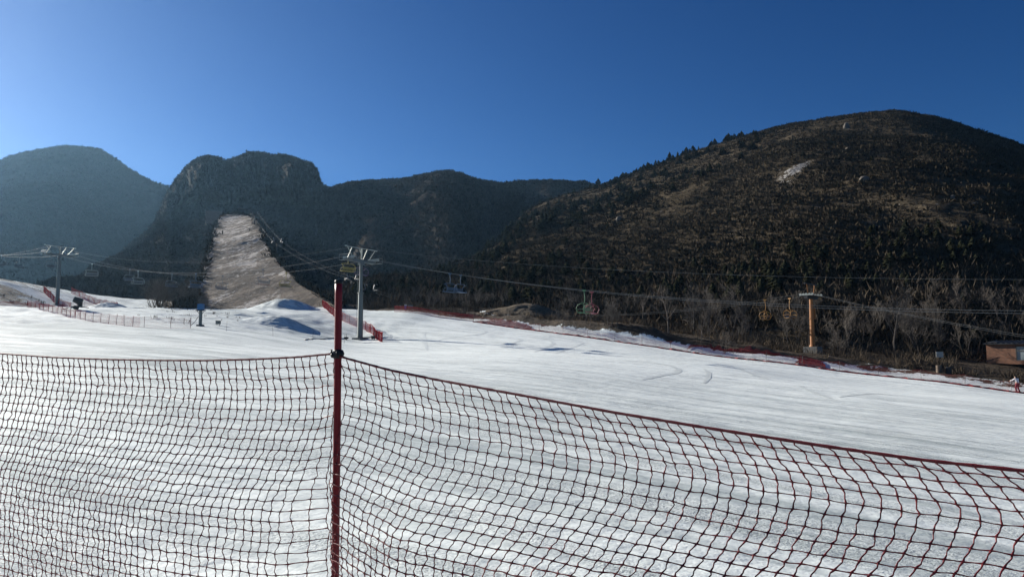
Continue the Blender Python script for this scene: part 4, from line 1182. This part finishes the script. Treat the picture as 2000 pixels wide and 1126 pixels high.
want(H4, 170, sparse, 1, 1.4, 2.6, 'lone dark conifer in the scrub of the right hill', 'scattered conifers on the right hill')
sc_ = np.array([s[1] / s[0][1] * (3 if 'sky' in s[2] else 1) for s in spots]); order = np.argsort(-sc_)
for i in order[:290]:
    p, h, lab, gr = spots[i]
    o = obj('conifer', CONM[int(rng.integers(0, 4))]); o.location = tuple(p); kx = h * rng.uniform(.9, 1.75); o.scale = (kx, kx, h); o.rotation_euler = (0, 0, rng.random() * 6.28)
    tag(o, lab, 'conifer', gr)
V = []; T = []
for i in order[290:]:
    p, h, lab, gr = spots[i]; v, t = CON[int(rng.integers(0, 4))]; a = rng.random() * 6.28
    c, s = math.cos(a), math.sin(a); kx = rng.uniform(.9, 1.8)
    V.append(np.stack([(v[:, 0] * c - v[:, 1] * s) * kx, (v[:, 0] * s + v[:, 1] * c) * kx, v[:, 2]], -1) * h + p); T.append(t)
V = np.concatenate(V)
tag(obj('conifer_wood', np_mesh('conifer_wood', V, np.arange(len(V)).reshape(-1, 4), M['conifer'], False, {'tint': np.concatenate(T)})), 'small dark conifers spread thickly over the right hill', kind='stuff')

# ------------------------------------------------------------------ brush and dry grass at the foot of the hills (stuff)
def brush(name, n, f, size, mat, label, nbl=12, width=.05, up=.7, lean=.55):
    px = []; P3 = []
    x = rng.uniform(-20, 20, 1)
    X = []; 
    a = rng.uniform(R(-45), R(50), n * 4); r_ = np.sqrt(rng.uniform(60 ** 2, 215 ** 2, n * 4))
    gx = r_ * np.sin(a); gy = r_ * np.cos(a); sd, al = side_dist(gx, gy); u = 1000 + F * gx / gy
    k = np.nonzero(rng.random(n * 4) < f(u, gy, sd, al, fbm(gx / 6, gy / 6, 3)))[0][:n]
    gx, gy = gx[k], gy[k]; p = np.stack([gx, gy, ground(gx, gy)], -1)
    s = size * (.5 + .8 * rng.random(len(k)))
    V, Fc, T = blades(p, s, nbl, lean=lean, width=width, up=up, tint0=np.clip(.5 + .5 * fbm(gx / 9, gy / 9, 3) + rng.normal(0, .12, len(k)), 0, 1))
    return tag(obj(name, np_mesh(name, V, Fc, mat, False, {'tint': T})), label, kind='stuff')
brush('bank_brush', 15000, lambda u, y, sd, al, nz: ((sd > 5.5) & (sd < np.where(u > 1860, 9, 26)) & (u > 700)) * (.35 + .6 * (nz > -.05)), 1.3, M['brush'], 'grey brown leafless brush behind the dirt bank along the piste', 18, .018, .35, .85)
brush('bank_grass', 9000, lambda u, y, sd, al, nz: ((sd > 3.4) & (sd < 16) & (u > 700)) * (.15 + .7 * (nz > .05)), .6, M['reed'], 'tufts of dry tan grass on top of the dirt bank', 10, .05, .9)
brush('thicket_brush', 900, lambda u, y, sd, al, nz: ((u > 288) & (u < 385) & (y > 132) & (y < 160)) * 1.0, 2.6, M['brush'], 'brown leafless brush filling the thicket left of the brown run', 20, .016, .4, .8)
brush('road_bank_brush', 800, lambda u, y, sd, al, nz: ((u < 95) & (y > 138) & (y < 152)) * (.3 + .6 * (nz > 0)), 1.1, M['scrub'], 'low brown brush on the bank under the snowy road at the far left', 12, .04)
brush('snowfield_grass', 900, lambda u, y, sd, al, nz: ((sd < -3) & (u > 270) & (u < 480) & (y > 84) & (y < 150)) * (.1 + .8 * (nz > .15)), .55, M['reed'], 'sparse dry grass poking through the snow round the blue box', 8, .04, .8)
brush('run_foot_grass', 1500, lambda u, y, sd, al, nz: ((u > 560) & (u < 780) & (y > 142) & (y < 200)) * (.2 + .6 * (nz > 0)), .8, M['reed'], 'dry grass at the right foot of the brown run', 10, .05, .8)

# ------------------------------------------------------------------ small things
# brick hut
hq = onground(1928, 713, 96); hut = empty('brick_hut', tuple(hq + np.array([0, 0, -.1])), R(-50)); tag(hut, 'small brick hut with a flat sloping roof at the right edge', 'hut')
Hh = 2.55; Wd = 10.5; Dp = 4.0; wx0, wx1 = 3.3, 4.35
mb = MB()   # front wall pieces round the window (butted)
mb.box((wx0 / 2, .12, Hh / 2), (wx0, .24, Hh)); mb.box(((wx1 + Wd) / 2, .12, Hh / 2), (Wd - wx1, .24, Hh))
mb.box(((wx0 + wx1) / 2, .12, .225), (wx1 - wx0, .24, .45)); mb.box(((wx0 + wx1) / 2, .12, Hh - .1), (wx1 - wx0, .24, .2))
mb.box((.12, Dp / 2 + .12, Hh / 2), (.24, Dp - .24, Hh)); mb.box((Wd - .12, Dp / 2 + .12, Hh / 2), (.24, Dp - .24, Hh)); mb.box((Wd / 2, Dp + .12, Hh / 2), (Wd, .24, Hh))
mb.build('wall', M['brick'], hut)
mb = MB(); mb.box((Wd / 2, Dp / 2 + .1, Hh + .28), (Wd + .5, Dp + .9, .14), rot=Matrix.Rotation(R(5), 3, 'X')); mb.box((.6, .6, Hh + .30), (1.1, .8, .12), rot=Matrix.Rotation(R(8), 3, 'X'))
for k in range(18): mb.box((Wd * k / 17, Dp / 2 + .1, Hh + .39), (.12, Dp + .8, .08), rot=Matrix.Rotation(R(5), 3, 'X'))
mb.build('roof', M['dark_steel'], hut)
fr = MB(); y = .06
for x in (wx0 + .04, wx1 - .04): fr.box((x, y, 1.4), (.08, .12, 1.9))
for z in (.49, 2.31): fr.box(((wx0 + wx1) / 2, y, z), (wx1 - wx0 - .16, .12, .08))
fr.box(((wx0 + wx1) / 2, y, 1.75), (wx1 - wx0 - .16, .10, .06))
wn = fr.build('window', M['wood'], hut)
gl = MB(); gl.box(((wx0 + wx1) / 2, .12, 1.40), (wx1 - wx0 - .16, .03, 1.74)); gl.build('pane', M['glass'], wn)
mb = MB(); mb.box((5.6, -.5, .3), (1.6, .8, .62)); mb.build('step', M['concrete'], hut)

# white board on two legs
bq = onground(1836, 706, 92); bd = empty('notice_board', tuple(bq), R(-12)); tag(bd, 'small weathered white board on two legs left of the brick hut', 'sign')
mb = MB(); mb.box((0, 0, 1.15), (.85, .05, .72)); mb.build('panel', M['white_board'], bd)
for x in (-.3, .3):
    MB().box((x, .045, .48), (.05, .04, 1.1)).build('leg', M['wood'], bd)
# barrels
for i, (px, py, d, mt, lab) in enumerate(((1834, 727, 86, 'wood', 'rusty tan drum standing beside the piste below the white board'), (1853, 731, 85.5, 'dark_steel', 'black drum beside the rusty drum near the piste edge'))):
    q = onground(px, py, d); e = empty('drum', tuple(q)); tag(e, lab, 'drum', 'drums by the piste edge')
    mb = MB(); mb.tube([(0, 0, 0), (0, 0, .02), (0, 0, .28), (0, 0, .30), (0, 0, .32), (0, 0, .58), (0, 0, .6), (0, 0, .62), (0, 0, .86), (0, 0, .88)], [.30, .31, .30, .32, .30, .30, .32, .30, .30, .31], 18); mb.build('body', M[mt], e)
    mb = MB(); mb.cyl((0, 0, .865), (0, 0, .893), .285, 18); mb.cyl((.15, 0, .893), (.15, 0, .915), .04, 8); mb.build('lid', M['wood' if i == 0 else 'black'], e)

# blue electrical box on its post
pq = hit(391, 637); ped = empty('hydrant_post', tuple(pq)); tag(ped, 'grey post with a blue box on top, on the snow left of the mounds', 'control post')
mb = MB(); mb.box((0, 0, .06), (.8, .8, .3), taper=.8); mb.tube([(0, 0, .1), (0, 0, 1.85)], .20, 10); mb.tube([(0, 0, .1), (0, 0, .25)], [.34, .24], 10); mb.build('post', M['galv'], ped)
mb = MB(); mb.box((0, 0, 1.90), (1.0, .62, .10)); mb.tube([(-.45, 0, 1.88), (-.12, 0, 1.4)], .03, 5); mb.tube([(.45, 0, 1.88), (.12, 0, 1.4)], .03, 5); mb.build('bracket', M['dark_steel'], ped)
mb = MB(); mb.box((0, 0, 2.32), (.66, .50, .74)); bx = mb.build('box', M['box_blue'], ped)
MB().box((.0, -.262, 2.32), (.56, .02, .62)).build('door', M['box_blue'], bx)
hs = MB(); hs.tube([(-.2, -.1, 1.2), (-.6, -.2, .5), (-1.0, -.2, .12), (-1.6, -.3, .06), (-2.0, .1, .3), (-2.1, .3, 1.0)], .035, 6); hs.build('hose', M['black'], ped)

def junction(px, py, w, h, lab, mt='dark_steel'):
    q = hit(px, py); e = empty('junction_box', tuple(q), R(-15)); tag(e, lab, 'box')
    mb = MB(); mb.box((0, 0, h * .55 + .12), (w, w * .6, h)); mb.build('case', M[mt], e)
    mb = MB(); mb.box((0, 0, h * 1.05 + .15), (w * 1.1, w * .7, .05)); mb.build('lid', M['galv'], e)
    for x in (-1, 1): MB().tube([(x * w * .35, 0, -.1), (x * w * .35, 0, .3)], .03, 5).build('leg', M['dark_steel'], e)
junction(426, 635, .55, .40, 'small grey box on the snow just right of the blue box post', 'galv')
junction(729, 664, .50, .42, 'small grey box on the snow at the foot of the tall grey tower')
q = hit(676, 663); e = empty('hydrant', tuple(q)); tag(e, 'small black valve stub in the snow left of the tall grey tower', 'hydrant')
mb = MB(); mb.tube([(0, 0, -.1), (0, 0, .42)], .11, 10); mb.tube([(-.32, 0, .24), (.32, 0, .24)], .13, 10); mb.build('valve', M['black'], e)
mb = MB(); mb.tube([(0, 0, .42), (0, 0, .72)], .03, 6); mb.tube([(0, 0, .70), (0, 0, .76)], .12, 10); mb.build('handwheel', M['dark_steel'], e)
# hoses lying on the snow
for pix, lab in (([(596, 664), (612, 661), (640, 661), (660, 660), (676, 662)], 'dark hose lying on the snow left of the tall grey tower'), ([(706, 660), (724, 659), (742, 657)], 'dark cable lying on the snow right of the tall grey tower foot')):
    q = np.array([hit(*p) for p in pix]); pt = path_points(q, .3); pt[:, 2] += .05
    tag(MB().tube([tuple(p + np.array([rng.normal(0, .06), rng.normal(0, .06), 0])) for p in pt], .05, 6).build('hose', M['black'], None, True), lab, 'hose')

# blue and grey panels by the top end of the piste
q = onground(792, 606, 127); e = empty('sign', tuple(q), R(8)); tag(e, 'small blue and white sign at the top end of the piste', 'sign')
mb = MB(); mb.box((0, 0, .75), (.42, .05, .62)); mb.build('panel', M['sign_blue'], e); MB().box((0, 0, 1.18), (.42, .05, .22)).build('header', M['white_board'], e); MB().tube([(0, .05, -.1), (0, .05, 1.2)], .03, 6).build('post', M['galv'], e)
q = onground(801, 606, 126.5); e = empty('sign', tuple(q), R(2)); tag(e, 'grey board standing right of the small blue sign', 'sign')
MB().box((0, 0, .95), (.9, .05, .5)).build('panel', M['galv'], e)
for x in (-.35, .35): MB().tube([(x, .05, -.1), (x, .05, 1.1)], .03, 6).build('post', M['galv'], e)
q = onground(783, 605, 127); e = empty('hydrant', tuple(q)); tag(e, 'thin grey pipe with a bent top left of the small blue sign', 'hydrant')
MB().tube([(0, 0, -.1), (0, 0, 1.0), (-.1, 0, 1.15), (-.3, 0, 1.1)], .05, 7).build('pipe', M['galv'], e)

# snow gun
gq = hit(151, 605); gun = empty('snow_gun', tuple(gq), R(200)); tag(gun, 'dark snow gun standing on the snow right of the far left tower', 'snow gun')
mb = MB(); 
bc = Vector((0, 0, 1.35)); dv = Vector((.86, 0, .35)).normalized()
mb.tube([bc - dv * .62, bc - dv * .55, bc - dv * .1, bc + dv * .45, bc + dv * .5], [.40, .52, .50, .44, .40], 18, 0, True); br = mb.build('fan_barrel', M['dark_steel'], gun, True)
MB().tube([bc + dv * .47, bc + dv * .56], [.46, .44], 18).build('nozzle_ring', M['galv'], br)
mb = MB(); mb.box((0, 0, .42), (1.5, .8, .12)); mb.box((-.35, 0, .78), (.5, .6, .6)); mb.tube([(0, .3, .45), (0, .42, 1.3)], .05, 6); mb.tube([(0, -.3, .45), (0, -.42, 1.3)], .05, 6); mb.tube([(-.7, 0, .42), (-1.5, 0, .3)], .05, 6)
mb.build('chassis', M['black'], gun)
for y in (-.48, .48):
    MB().tube([(.2, y - .08, .3), (.2, y + .08, .3)], .30, 16).build('wheel', M['black'], gun)
q = hit(123, 604); tag(MB().tube([(0, 0, .05), (.5, .2, .2), (1.0, .1, .12), (1.5, -.3, .25), (2.2, 0, .05)], .08, 6).build('hose', M['black'], None, True), 'dark hose on the snow between the far left tower and the snow gun', 'hose').location = tuple(q)

# stone retaining wall and cabin at the top of the cleared run
q = P(403, 428, 380); e = empty('stone_wall', tuple(q), R(24)); tag(e, 'pale stone retaining wall at the top left of the brown run', 'wall')
mb = MB(); mb.box((3.6, 0, 1.2), (8.2, .8, 6.8)); mb.box((.1, 3.2, .9), (.8, 5.6, 6.2)); mb.box((7.9, -.6, -.6), (.8, 1.6, 4.6)); mb.build('wall', M['stone_light'], e)
MB().box((3.6, 0, 4.72), (8.4, 1.0, .24)).build('coping', M['concrete'], e)
q = P(433, 424, 385); e = empty('mast', tuple(q)); tag(e, 'thin mast at the top left of the brown run beside the stone wall', 'mast')
MB().tube([(0, 0, -3), (0, 0, 5.2)], .14, 6).build('pole', M['galv'], e); MB().box((0, 0, 3.6), (1.1, .1, .1)).build('crossbar', M['galv'], e)
q = P(472, 417, 398); e = empty('top_station', tuple(q), R(20)); tag(e, 'small dark lift station at the top of the brown run', 'lift station')
mb = MB(); mb.box((0, 0, 1.1), (3.4, 2.6, 2.6)); mb.build('cabin', M['dark_steel'], e); mb = MB(); mb.box((0, 0, 2.5), (4.0, 3.2, .22), rot=Matrix.Rotation(R(6), 3, 'Y')); mb.build('roof', M['wood'], e)
mb = MB(); mb.tube([(3.2, 0, 2.2), (3.2, 0, 2.5)], 1.5, 20); mb.build('bullwheel', M['dark_steel'], e); mb = MB(); mb.box((3.2, 0, .9), (.5, .5, 2.6)); mb.build('support', M['dark_steel'], e)

# rocks showing on the right hill
def boulder(px, py, wpx, hpx, label):
    q = hill4_at(px, py); k = q[1] / F; n = 24
    th = np.linspace(0, np.pi, n); ph = np.linspace(0, 2 * np.pi, n + 1)
    TH, PH = np.meshgrid(th, ph, indexing='ij')
    r = 1 + .35 * fbm(np.cos(PH) * np.sin(TH) * 1.6 + px, np.sin(PH) * np.sin(TH) * 1.6 + TH, 4)
    V = np.stack([r * np.sin(TH) * np.cos(PH) * wpx * k * .5, r * np.sin(TH) * np.sin(PH) * wpx * k * .4, r * np.cos(TH) * hpx * k * .75], -1).reshape(-1, 3)
    o = obj('boulder', np_mesh('boulder', V, grid_faces(n, n + 1), M['stone'], False)); o.location = tuple(q)
    tag(o, label, 'boulder', 'boulders on the right hill')
boulder(1652, 250, 13, 14, 'pale upright boulder just under the summit of the right hill')
boulder(1683, 353, 22, 11, 'pale flat boulder below and right of the white scree')
boulder(1207, 430, 12, 11, 'pale boulder on the left shoulder of the right hill')
boulder(1655, 291, 12, 5, 'small pale rock to the right above the white scree')
boulder(1852, 387, 9, 9, 'small pale rock in the row along the terrace on the right')

# skier in a white jacket at the right edge
def skin_body(name, joints, edges, radii, mat, parent, sub=1):
    me = bpy.data.meshes.new(name); me.from_pydata(joints, edges, []); me.materials.append(mat); o = obj(name, me, parent)
    sk = o.modifiers.new('skin', 'SKIN'); sk.use_smooth_shade = True
    lay = me.skin_vertices[0] if len(me.skin_vertices) else None
    if lay is None:
        bpy.context.view_layer.objects.active = o
    else:
        for i, r in enumerate(radii): lay.data[i].radius = (r, r)
        lay.data[0].use_root = True
    s = o.modifiers.new('sub', 'SUBSURF'); s.levels = sub; s.render_levels = sub + 1
    return o
kq = hit(1988, 765.5); per = empty('person', tuple(kq), R(100)); tag(per, 'person in a white jacket and dark red trousers leaning forward with arms out', 'person')
J = [(0, 0, .92), (0.03, 0, 1.10), (.10, 0, 1.32), (.14, 0, 1.45), (.17, 0, 1.52), (.20, 0, 1.62), (.20, 0, 1.71),
     (.10, .19, 1.40), (.28, .34, 1.24), (.50, .36, 1.18), (.58, .36, 1.17), (.10, -.19, 1.40), (.26, -.36, 1.22), (.48, -.40, 1.14), (.56, -.41, 1.13),
     (.0, .11, .86), (.10, .15, .48), (-.02, .19, .10), (.10, .19, .06), (.0, -.11, .86), (.12, -.14, .48), (-.02, -.19, .10), (.10, -.19, .06)]
E = [(0, 1), (1, 2), (2, 3), (3, 4), (4, 5), (5, 6), (2, 7), (7, 8), (8, 9), (9, 10), (2, 11), (11, 12), (12, 13), (13, 14), (0, 15), (15, 16), (16, 17), (17, 18), (0, 19), (19, 20), (20, 21), (21, 22)]
Rr = [.15, .15, .17, .09, .065, .10, .085, .075, .06, .05, .045, .075, .06, .05, .045, .105, .08, .06, .05, .105, .08, .06, .05]
skin_body('body', J, E, Rr, M['skin'], per)
skin_body('jacket', [(-.01, 0, .90), (.03, 0, 1.10), (.10, 0, 1.32), (.14, 0, 1.45), (.10, .19, 1.40), (.28, .34, 1.24), (.48, .36, 1.185), (.10, -.19, 1.40), (.26, -.36, 1.22), (.46, -.40, 1.145)], [(0, 1), (1, 2), (2, 3), (2, 4), (4, 5), (5, 6), (2, 7), (7, 8), (8, 9)], [.175, .17, .19, .10, .095, .08, .07, .095, .08, .07], M['jacket'], per)
skin_body('trousers', [(0, 0, .90), (0, .11, .84), (.10, .15, .48), (-.02, .19, .13), (0, -.11, .84), (.12, -.14, .48), (-.02, -.19, .13)], [(0, 1), (1, 2), (2, 3), (0, 4), (4, 5), (5, 6)], [.165, .12, .10, .085, .12, .10, .085], M['trousers'], per)
skin_body('hair', [(.17, 0, 1.56), (.18, 0, 1.66), (.195, 0, 1.72), (.10, 0, 1.50), (.04, 0, 1.36)], [(0, 1), (1, 2), (0, 3), (3, 4)], [.085, .115, .095, .07, .05], M['hair'], per)
for s in (-1, 1):
    mb = MB(); mb.tube([(-.75, s * .21, .02), (-.1, s * .20, .015), (.55, s * .16, .02), (.72, s * .145, .08)], [.035, .045, .045, .03], 6); mb.build('ski', M['black'], per)
    mb = MB(); mb.tube([(-.12, s * .19, .03), (-.02, s * .19, .06), (.08, s * .19, .05), (.16, s * .19, .04)], [.05, .075, .065, .045], 8); mb.tube([(-.03, s * .19, .05), (-.03, s * .19, .22)], .075, 8); mb.build('boot', M['black'], per)

# ------------------------------------------------------------------ ski tracks pressed into the piste
def track(pix, w0, col='track'):
    c = np.array([hit(*p) for p in pix]); n = 60
    s = np.linspace(0, 1, len(c)); t = np.linspace(0, 1, n)
    # smooth the corner points
    q = np.stack([np.interp(t, s, c[:, k]) for k in range(2)], -1)
    for _ in range(6): q[1:-1] = (q[:-2] + q[1:-1] * 2 + q[2:]) / 4
    e = np.gradient(q, axis=0); e /= np.linalg.norm(e, axis=1)[:, None] + 1e-9; nn = np.stack([-e[:, 1], e[:, 0]], -1)
    w = w0 * np.sin(np.pi * np.clip(t * .94 + .03, 0, 1)) ** .5
    a = q + nn * w[:, None] / 2; b = q - nn * w[:, None] / 2
    V = np.concatenate([np.stack([a[:, 0], a[:, 1], ground(a[:, 0], a[:, 1]) + .012], -1), np.stack([b[:, 0], b[:, 1], ground(b[:, 0], b[:, 1]) + .012], -1)])
    i = np.arange(n - 1); Fc = np.stack([i, i + 1, i + 1 + n, i + n], -1)
    return V, Fc
m_ = NT('scraped_icy_track'); tp = m_.geo()
M['track'] = m_.bsdf(m_.mix(m_.noise(tp, 3, 4), (.58, .63, .61), (.74, .79, .77)), .5, 0, m_.bump(m_.noise(tp, 9, 4), .6, .04))
TR = [([(855, 667), (862, 662), (900, 657), (940, 653), (952, 648), (946, 645)], .5), ([(975, 677), (1005, 669), (1020, 664), (1012, 662), (985, 660), (955, 658)], .5), ([(1045, 687), (1070, 678), (1082, 670), (1075, 666)], .55), ([(1085, 690), (1110, 680), (1140, 670)], .4),
      ([(1255, 741), (1290, 733), (1322, 728), (1327, 722), (1310, 714), (1270, 707), (1215, 703)], .5), ([(1375, 748), (1384, 737), (1385, 728), (1375, 720)], .4), ([(1445, 720), (1460, 726), (1480, 735), (1500, 740)], .6),
      ([(745, 640), (775, 650), (812, 662), (850, 676)], .45), ([(755, 637), (792, 648), (835, 663), (880, 676)], .45), ([(830, 650), (829, 662), (832, 675), (834, 684)], .45), ([(1640, 775), (1700, 768), (1745, 771)], .4), ([(1560, 752), (1590, 766), (1625, 778)], .5)]
V = []; Fc = []; k = 0
for pix, w0 in TR:
    v, f = track(pix, w0); V.append(v); Fc.append(f + k); k += len(v)
tag(obj('ski_tracks', np_mesh('ski_tracks', np.concatenate(V), np.concatenate(Fc), M['track'], True)), kind='structure')
scrub_on(H5, 'run_edge_scrub', 9000, 1.5, M['scrub'], 500, tmin=.05, nbl=8, width=.10,
         keep=lambda px, py: (px < np.interp(py, [420, 500, 560, 600], [428, 408, 388, 372]) + rng.normal(0, 5, len(px))) | (px > np.interp(py, [420, 500, 560, 600], [500, 538, 624, 676]) + rng.normal(0, 9, len(px))))
def low_belt(px, py):
    top_ = np.interp(px, [640, 800, 1000, 1200, 1400, 1600, 1800, 2000], [560, 555, 552, 556, 556, 548, 535, 520])
    return py > top_ + rng.normal(0, 16, len(px))
scrub_on(H4, 'thicket_scrub', 60000, 2.3, M['brush'], 0, tmin=.0, nbl=9, width=.028, keep=low_belt)
SUN_E = 5.0; SKY_S = .05; SKY_V = .46; SKY_ALT = 1500; SKY_AIR = 1.0; SKY_DUST = 1.0; SKY_OZ = 4.2; SKY_G = 1.3; SKY_SAT = 1.17
HAZE = .000058; HAZE_G = .55; EXPO = 1.03

# ------------------------------------------------------------------ camera, sun, sky, air
cam = bpy.data.cameras.new('camera'); co = bpy.data.objects.new('camera', cam); C.objects.link(co)
co.location = tuple(CAM); co.rotation_euler = (R(90) + PITCH, 0, 0)
cam.sensor_width = 36.0; cam.lens = 36.0 * F / 2000.0; cam.clip_start = .05; cam.clip_end = 6000
SC.camera = co

sunl = bpy.data.lights.new('sun', 'SUN'); so = bpy.data.objects.new('sun', sunl); C.objects.link(so)
sunl.energy = SUN_E; sunl.angle = R(.5); sunl.color = (1.0, .94, .85)
sd_ = Vector((math.sin(SUN_AZ) * math.cos(SUN_EL), math.cos(SUN_AZ) * math.cos(SUN_EL), math.sin(SUN_EL)))
so.rotation_euler = sd_.to_track_quat('Z', 'Y').to_euler()
so.location = (-40, 30, 60)

w = bpy.data.worlds.new('World'); SC.world = w; w.use_nodes = True
nt = w.node_tree; nt.nodes.clear()
sky = nt.nodes.new('ShaderNodeTexSky'); sky.sky_type = 'NISHITA'; sky.sun_disc = False
sky.sun_elevation = SUN_EL; sky.sun_rotation = SUN_AZ
sky.altitude = SKY_ALT; sky.air_density = SKY_AIR; sky.dust_density = SKY_DUST; sky.ozone_density = SKY_OZ
bg = nt.nodes.new('ShaderNodeBackground'); bg.inputs[1].default_value = SKY_S
wo = nt.nodes.new('ShaderNodeOutputWorld')
gm = nt.nodes.new('ShaderNodeGamma'); gm.inputs[1].default_value = SKY_G
hsv = nt.nodes.new('ShaderNodeHueSaturation'); hsv.inputs['Saturation'].default_value = SKY_SAT; hsv.inputs['Value'].default_value = SKY_V; hsv.inputs['Hue'].default_value = .507
nt.links.new(sky.outputs[0], gm.inputs[0]); nt.links.new(gm.outputs[0], hsv.inputs['Color']); nt.links.new(hsv.outputs[0], bg.inputs[0]); nt.links.new(bg.outputs[0], wo.inputs[0])

if HAZE > 0:
    hm = bpy.data.materials.new('thin_air_haze'); hm.use_nodes = True
    ht = hm.node_tree; ht.nodes.clear()
    pv = ht.nodes.new('ShaderNodeVolumePrincipled'); ho = ht.nodes.new('ShaderNodeOutputMaterial')
    pv.inputs['Color'].default_value = (.36, .66, .98, 1); pv.inputs['Density'].default_value = HAZE; pv.inputs['Anisotropy'].default_value = HAZE_G
    ht.links.new(pv.outputs[0], ho.inputs['Volume'])
    b = MB().box((0, 750, 195), (3600, 1700, 470))
    hz = b.build('haze', hm); tag(hz, kind='stuff')

SC.render.engine = 'CYCLES'
SC.cycles.max_bounces = 6; SC.cycles.diffuse_bounces = 3; SC.cycles.glossy_bounces = 2; SC.cycles.transmission_bounces = 2; SC.cycles.volume_bounces = 0
SC.cycles.use_denoising = True; SC.cycles.denoiser = 'OPENIMAGEDENOISE'; SC.cycles.denoising_input_passes = 'RGB_ALBEDO_NORMAL'
SC.view_settings.view_transform = 'Standard'; SC.view_settings.look = 'None'; SC.view_settings.gamma = 1; SC.view_settings.exposure = EXPO
SC.view_settings.use_curve_mapping = False
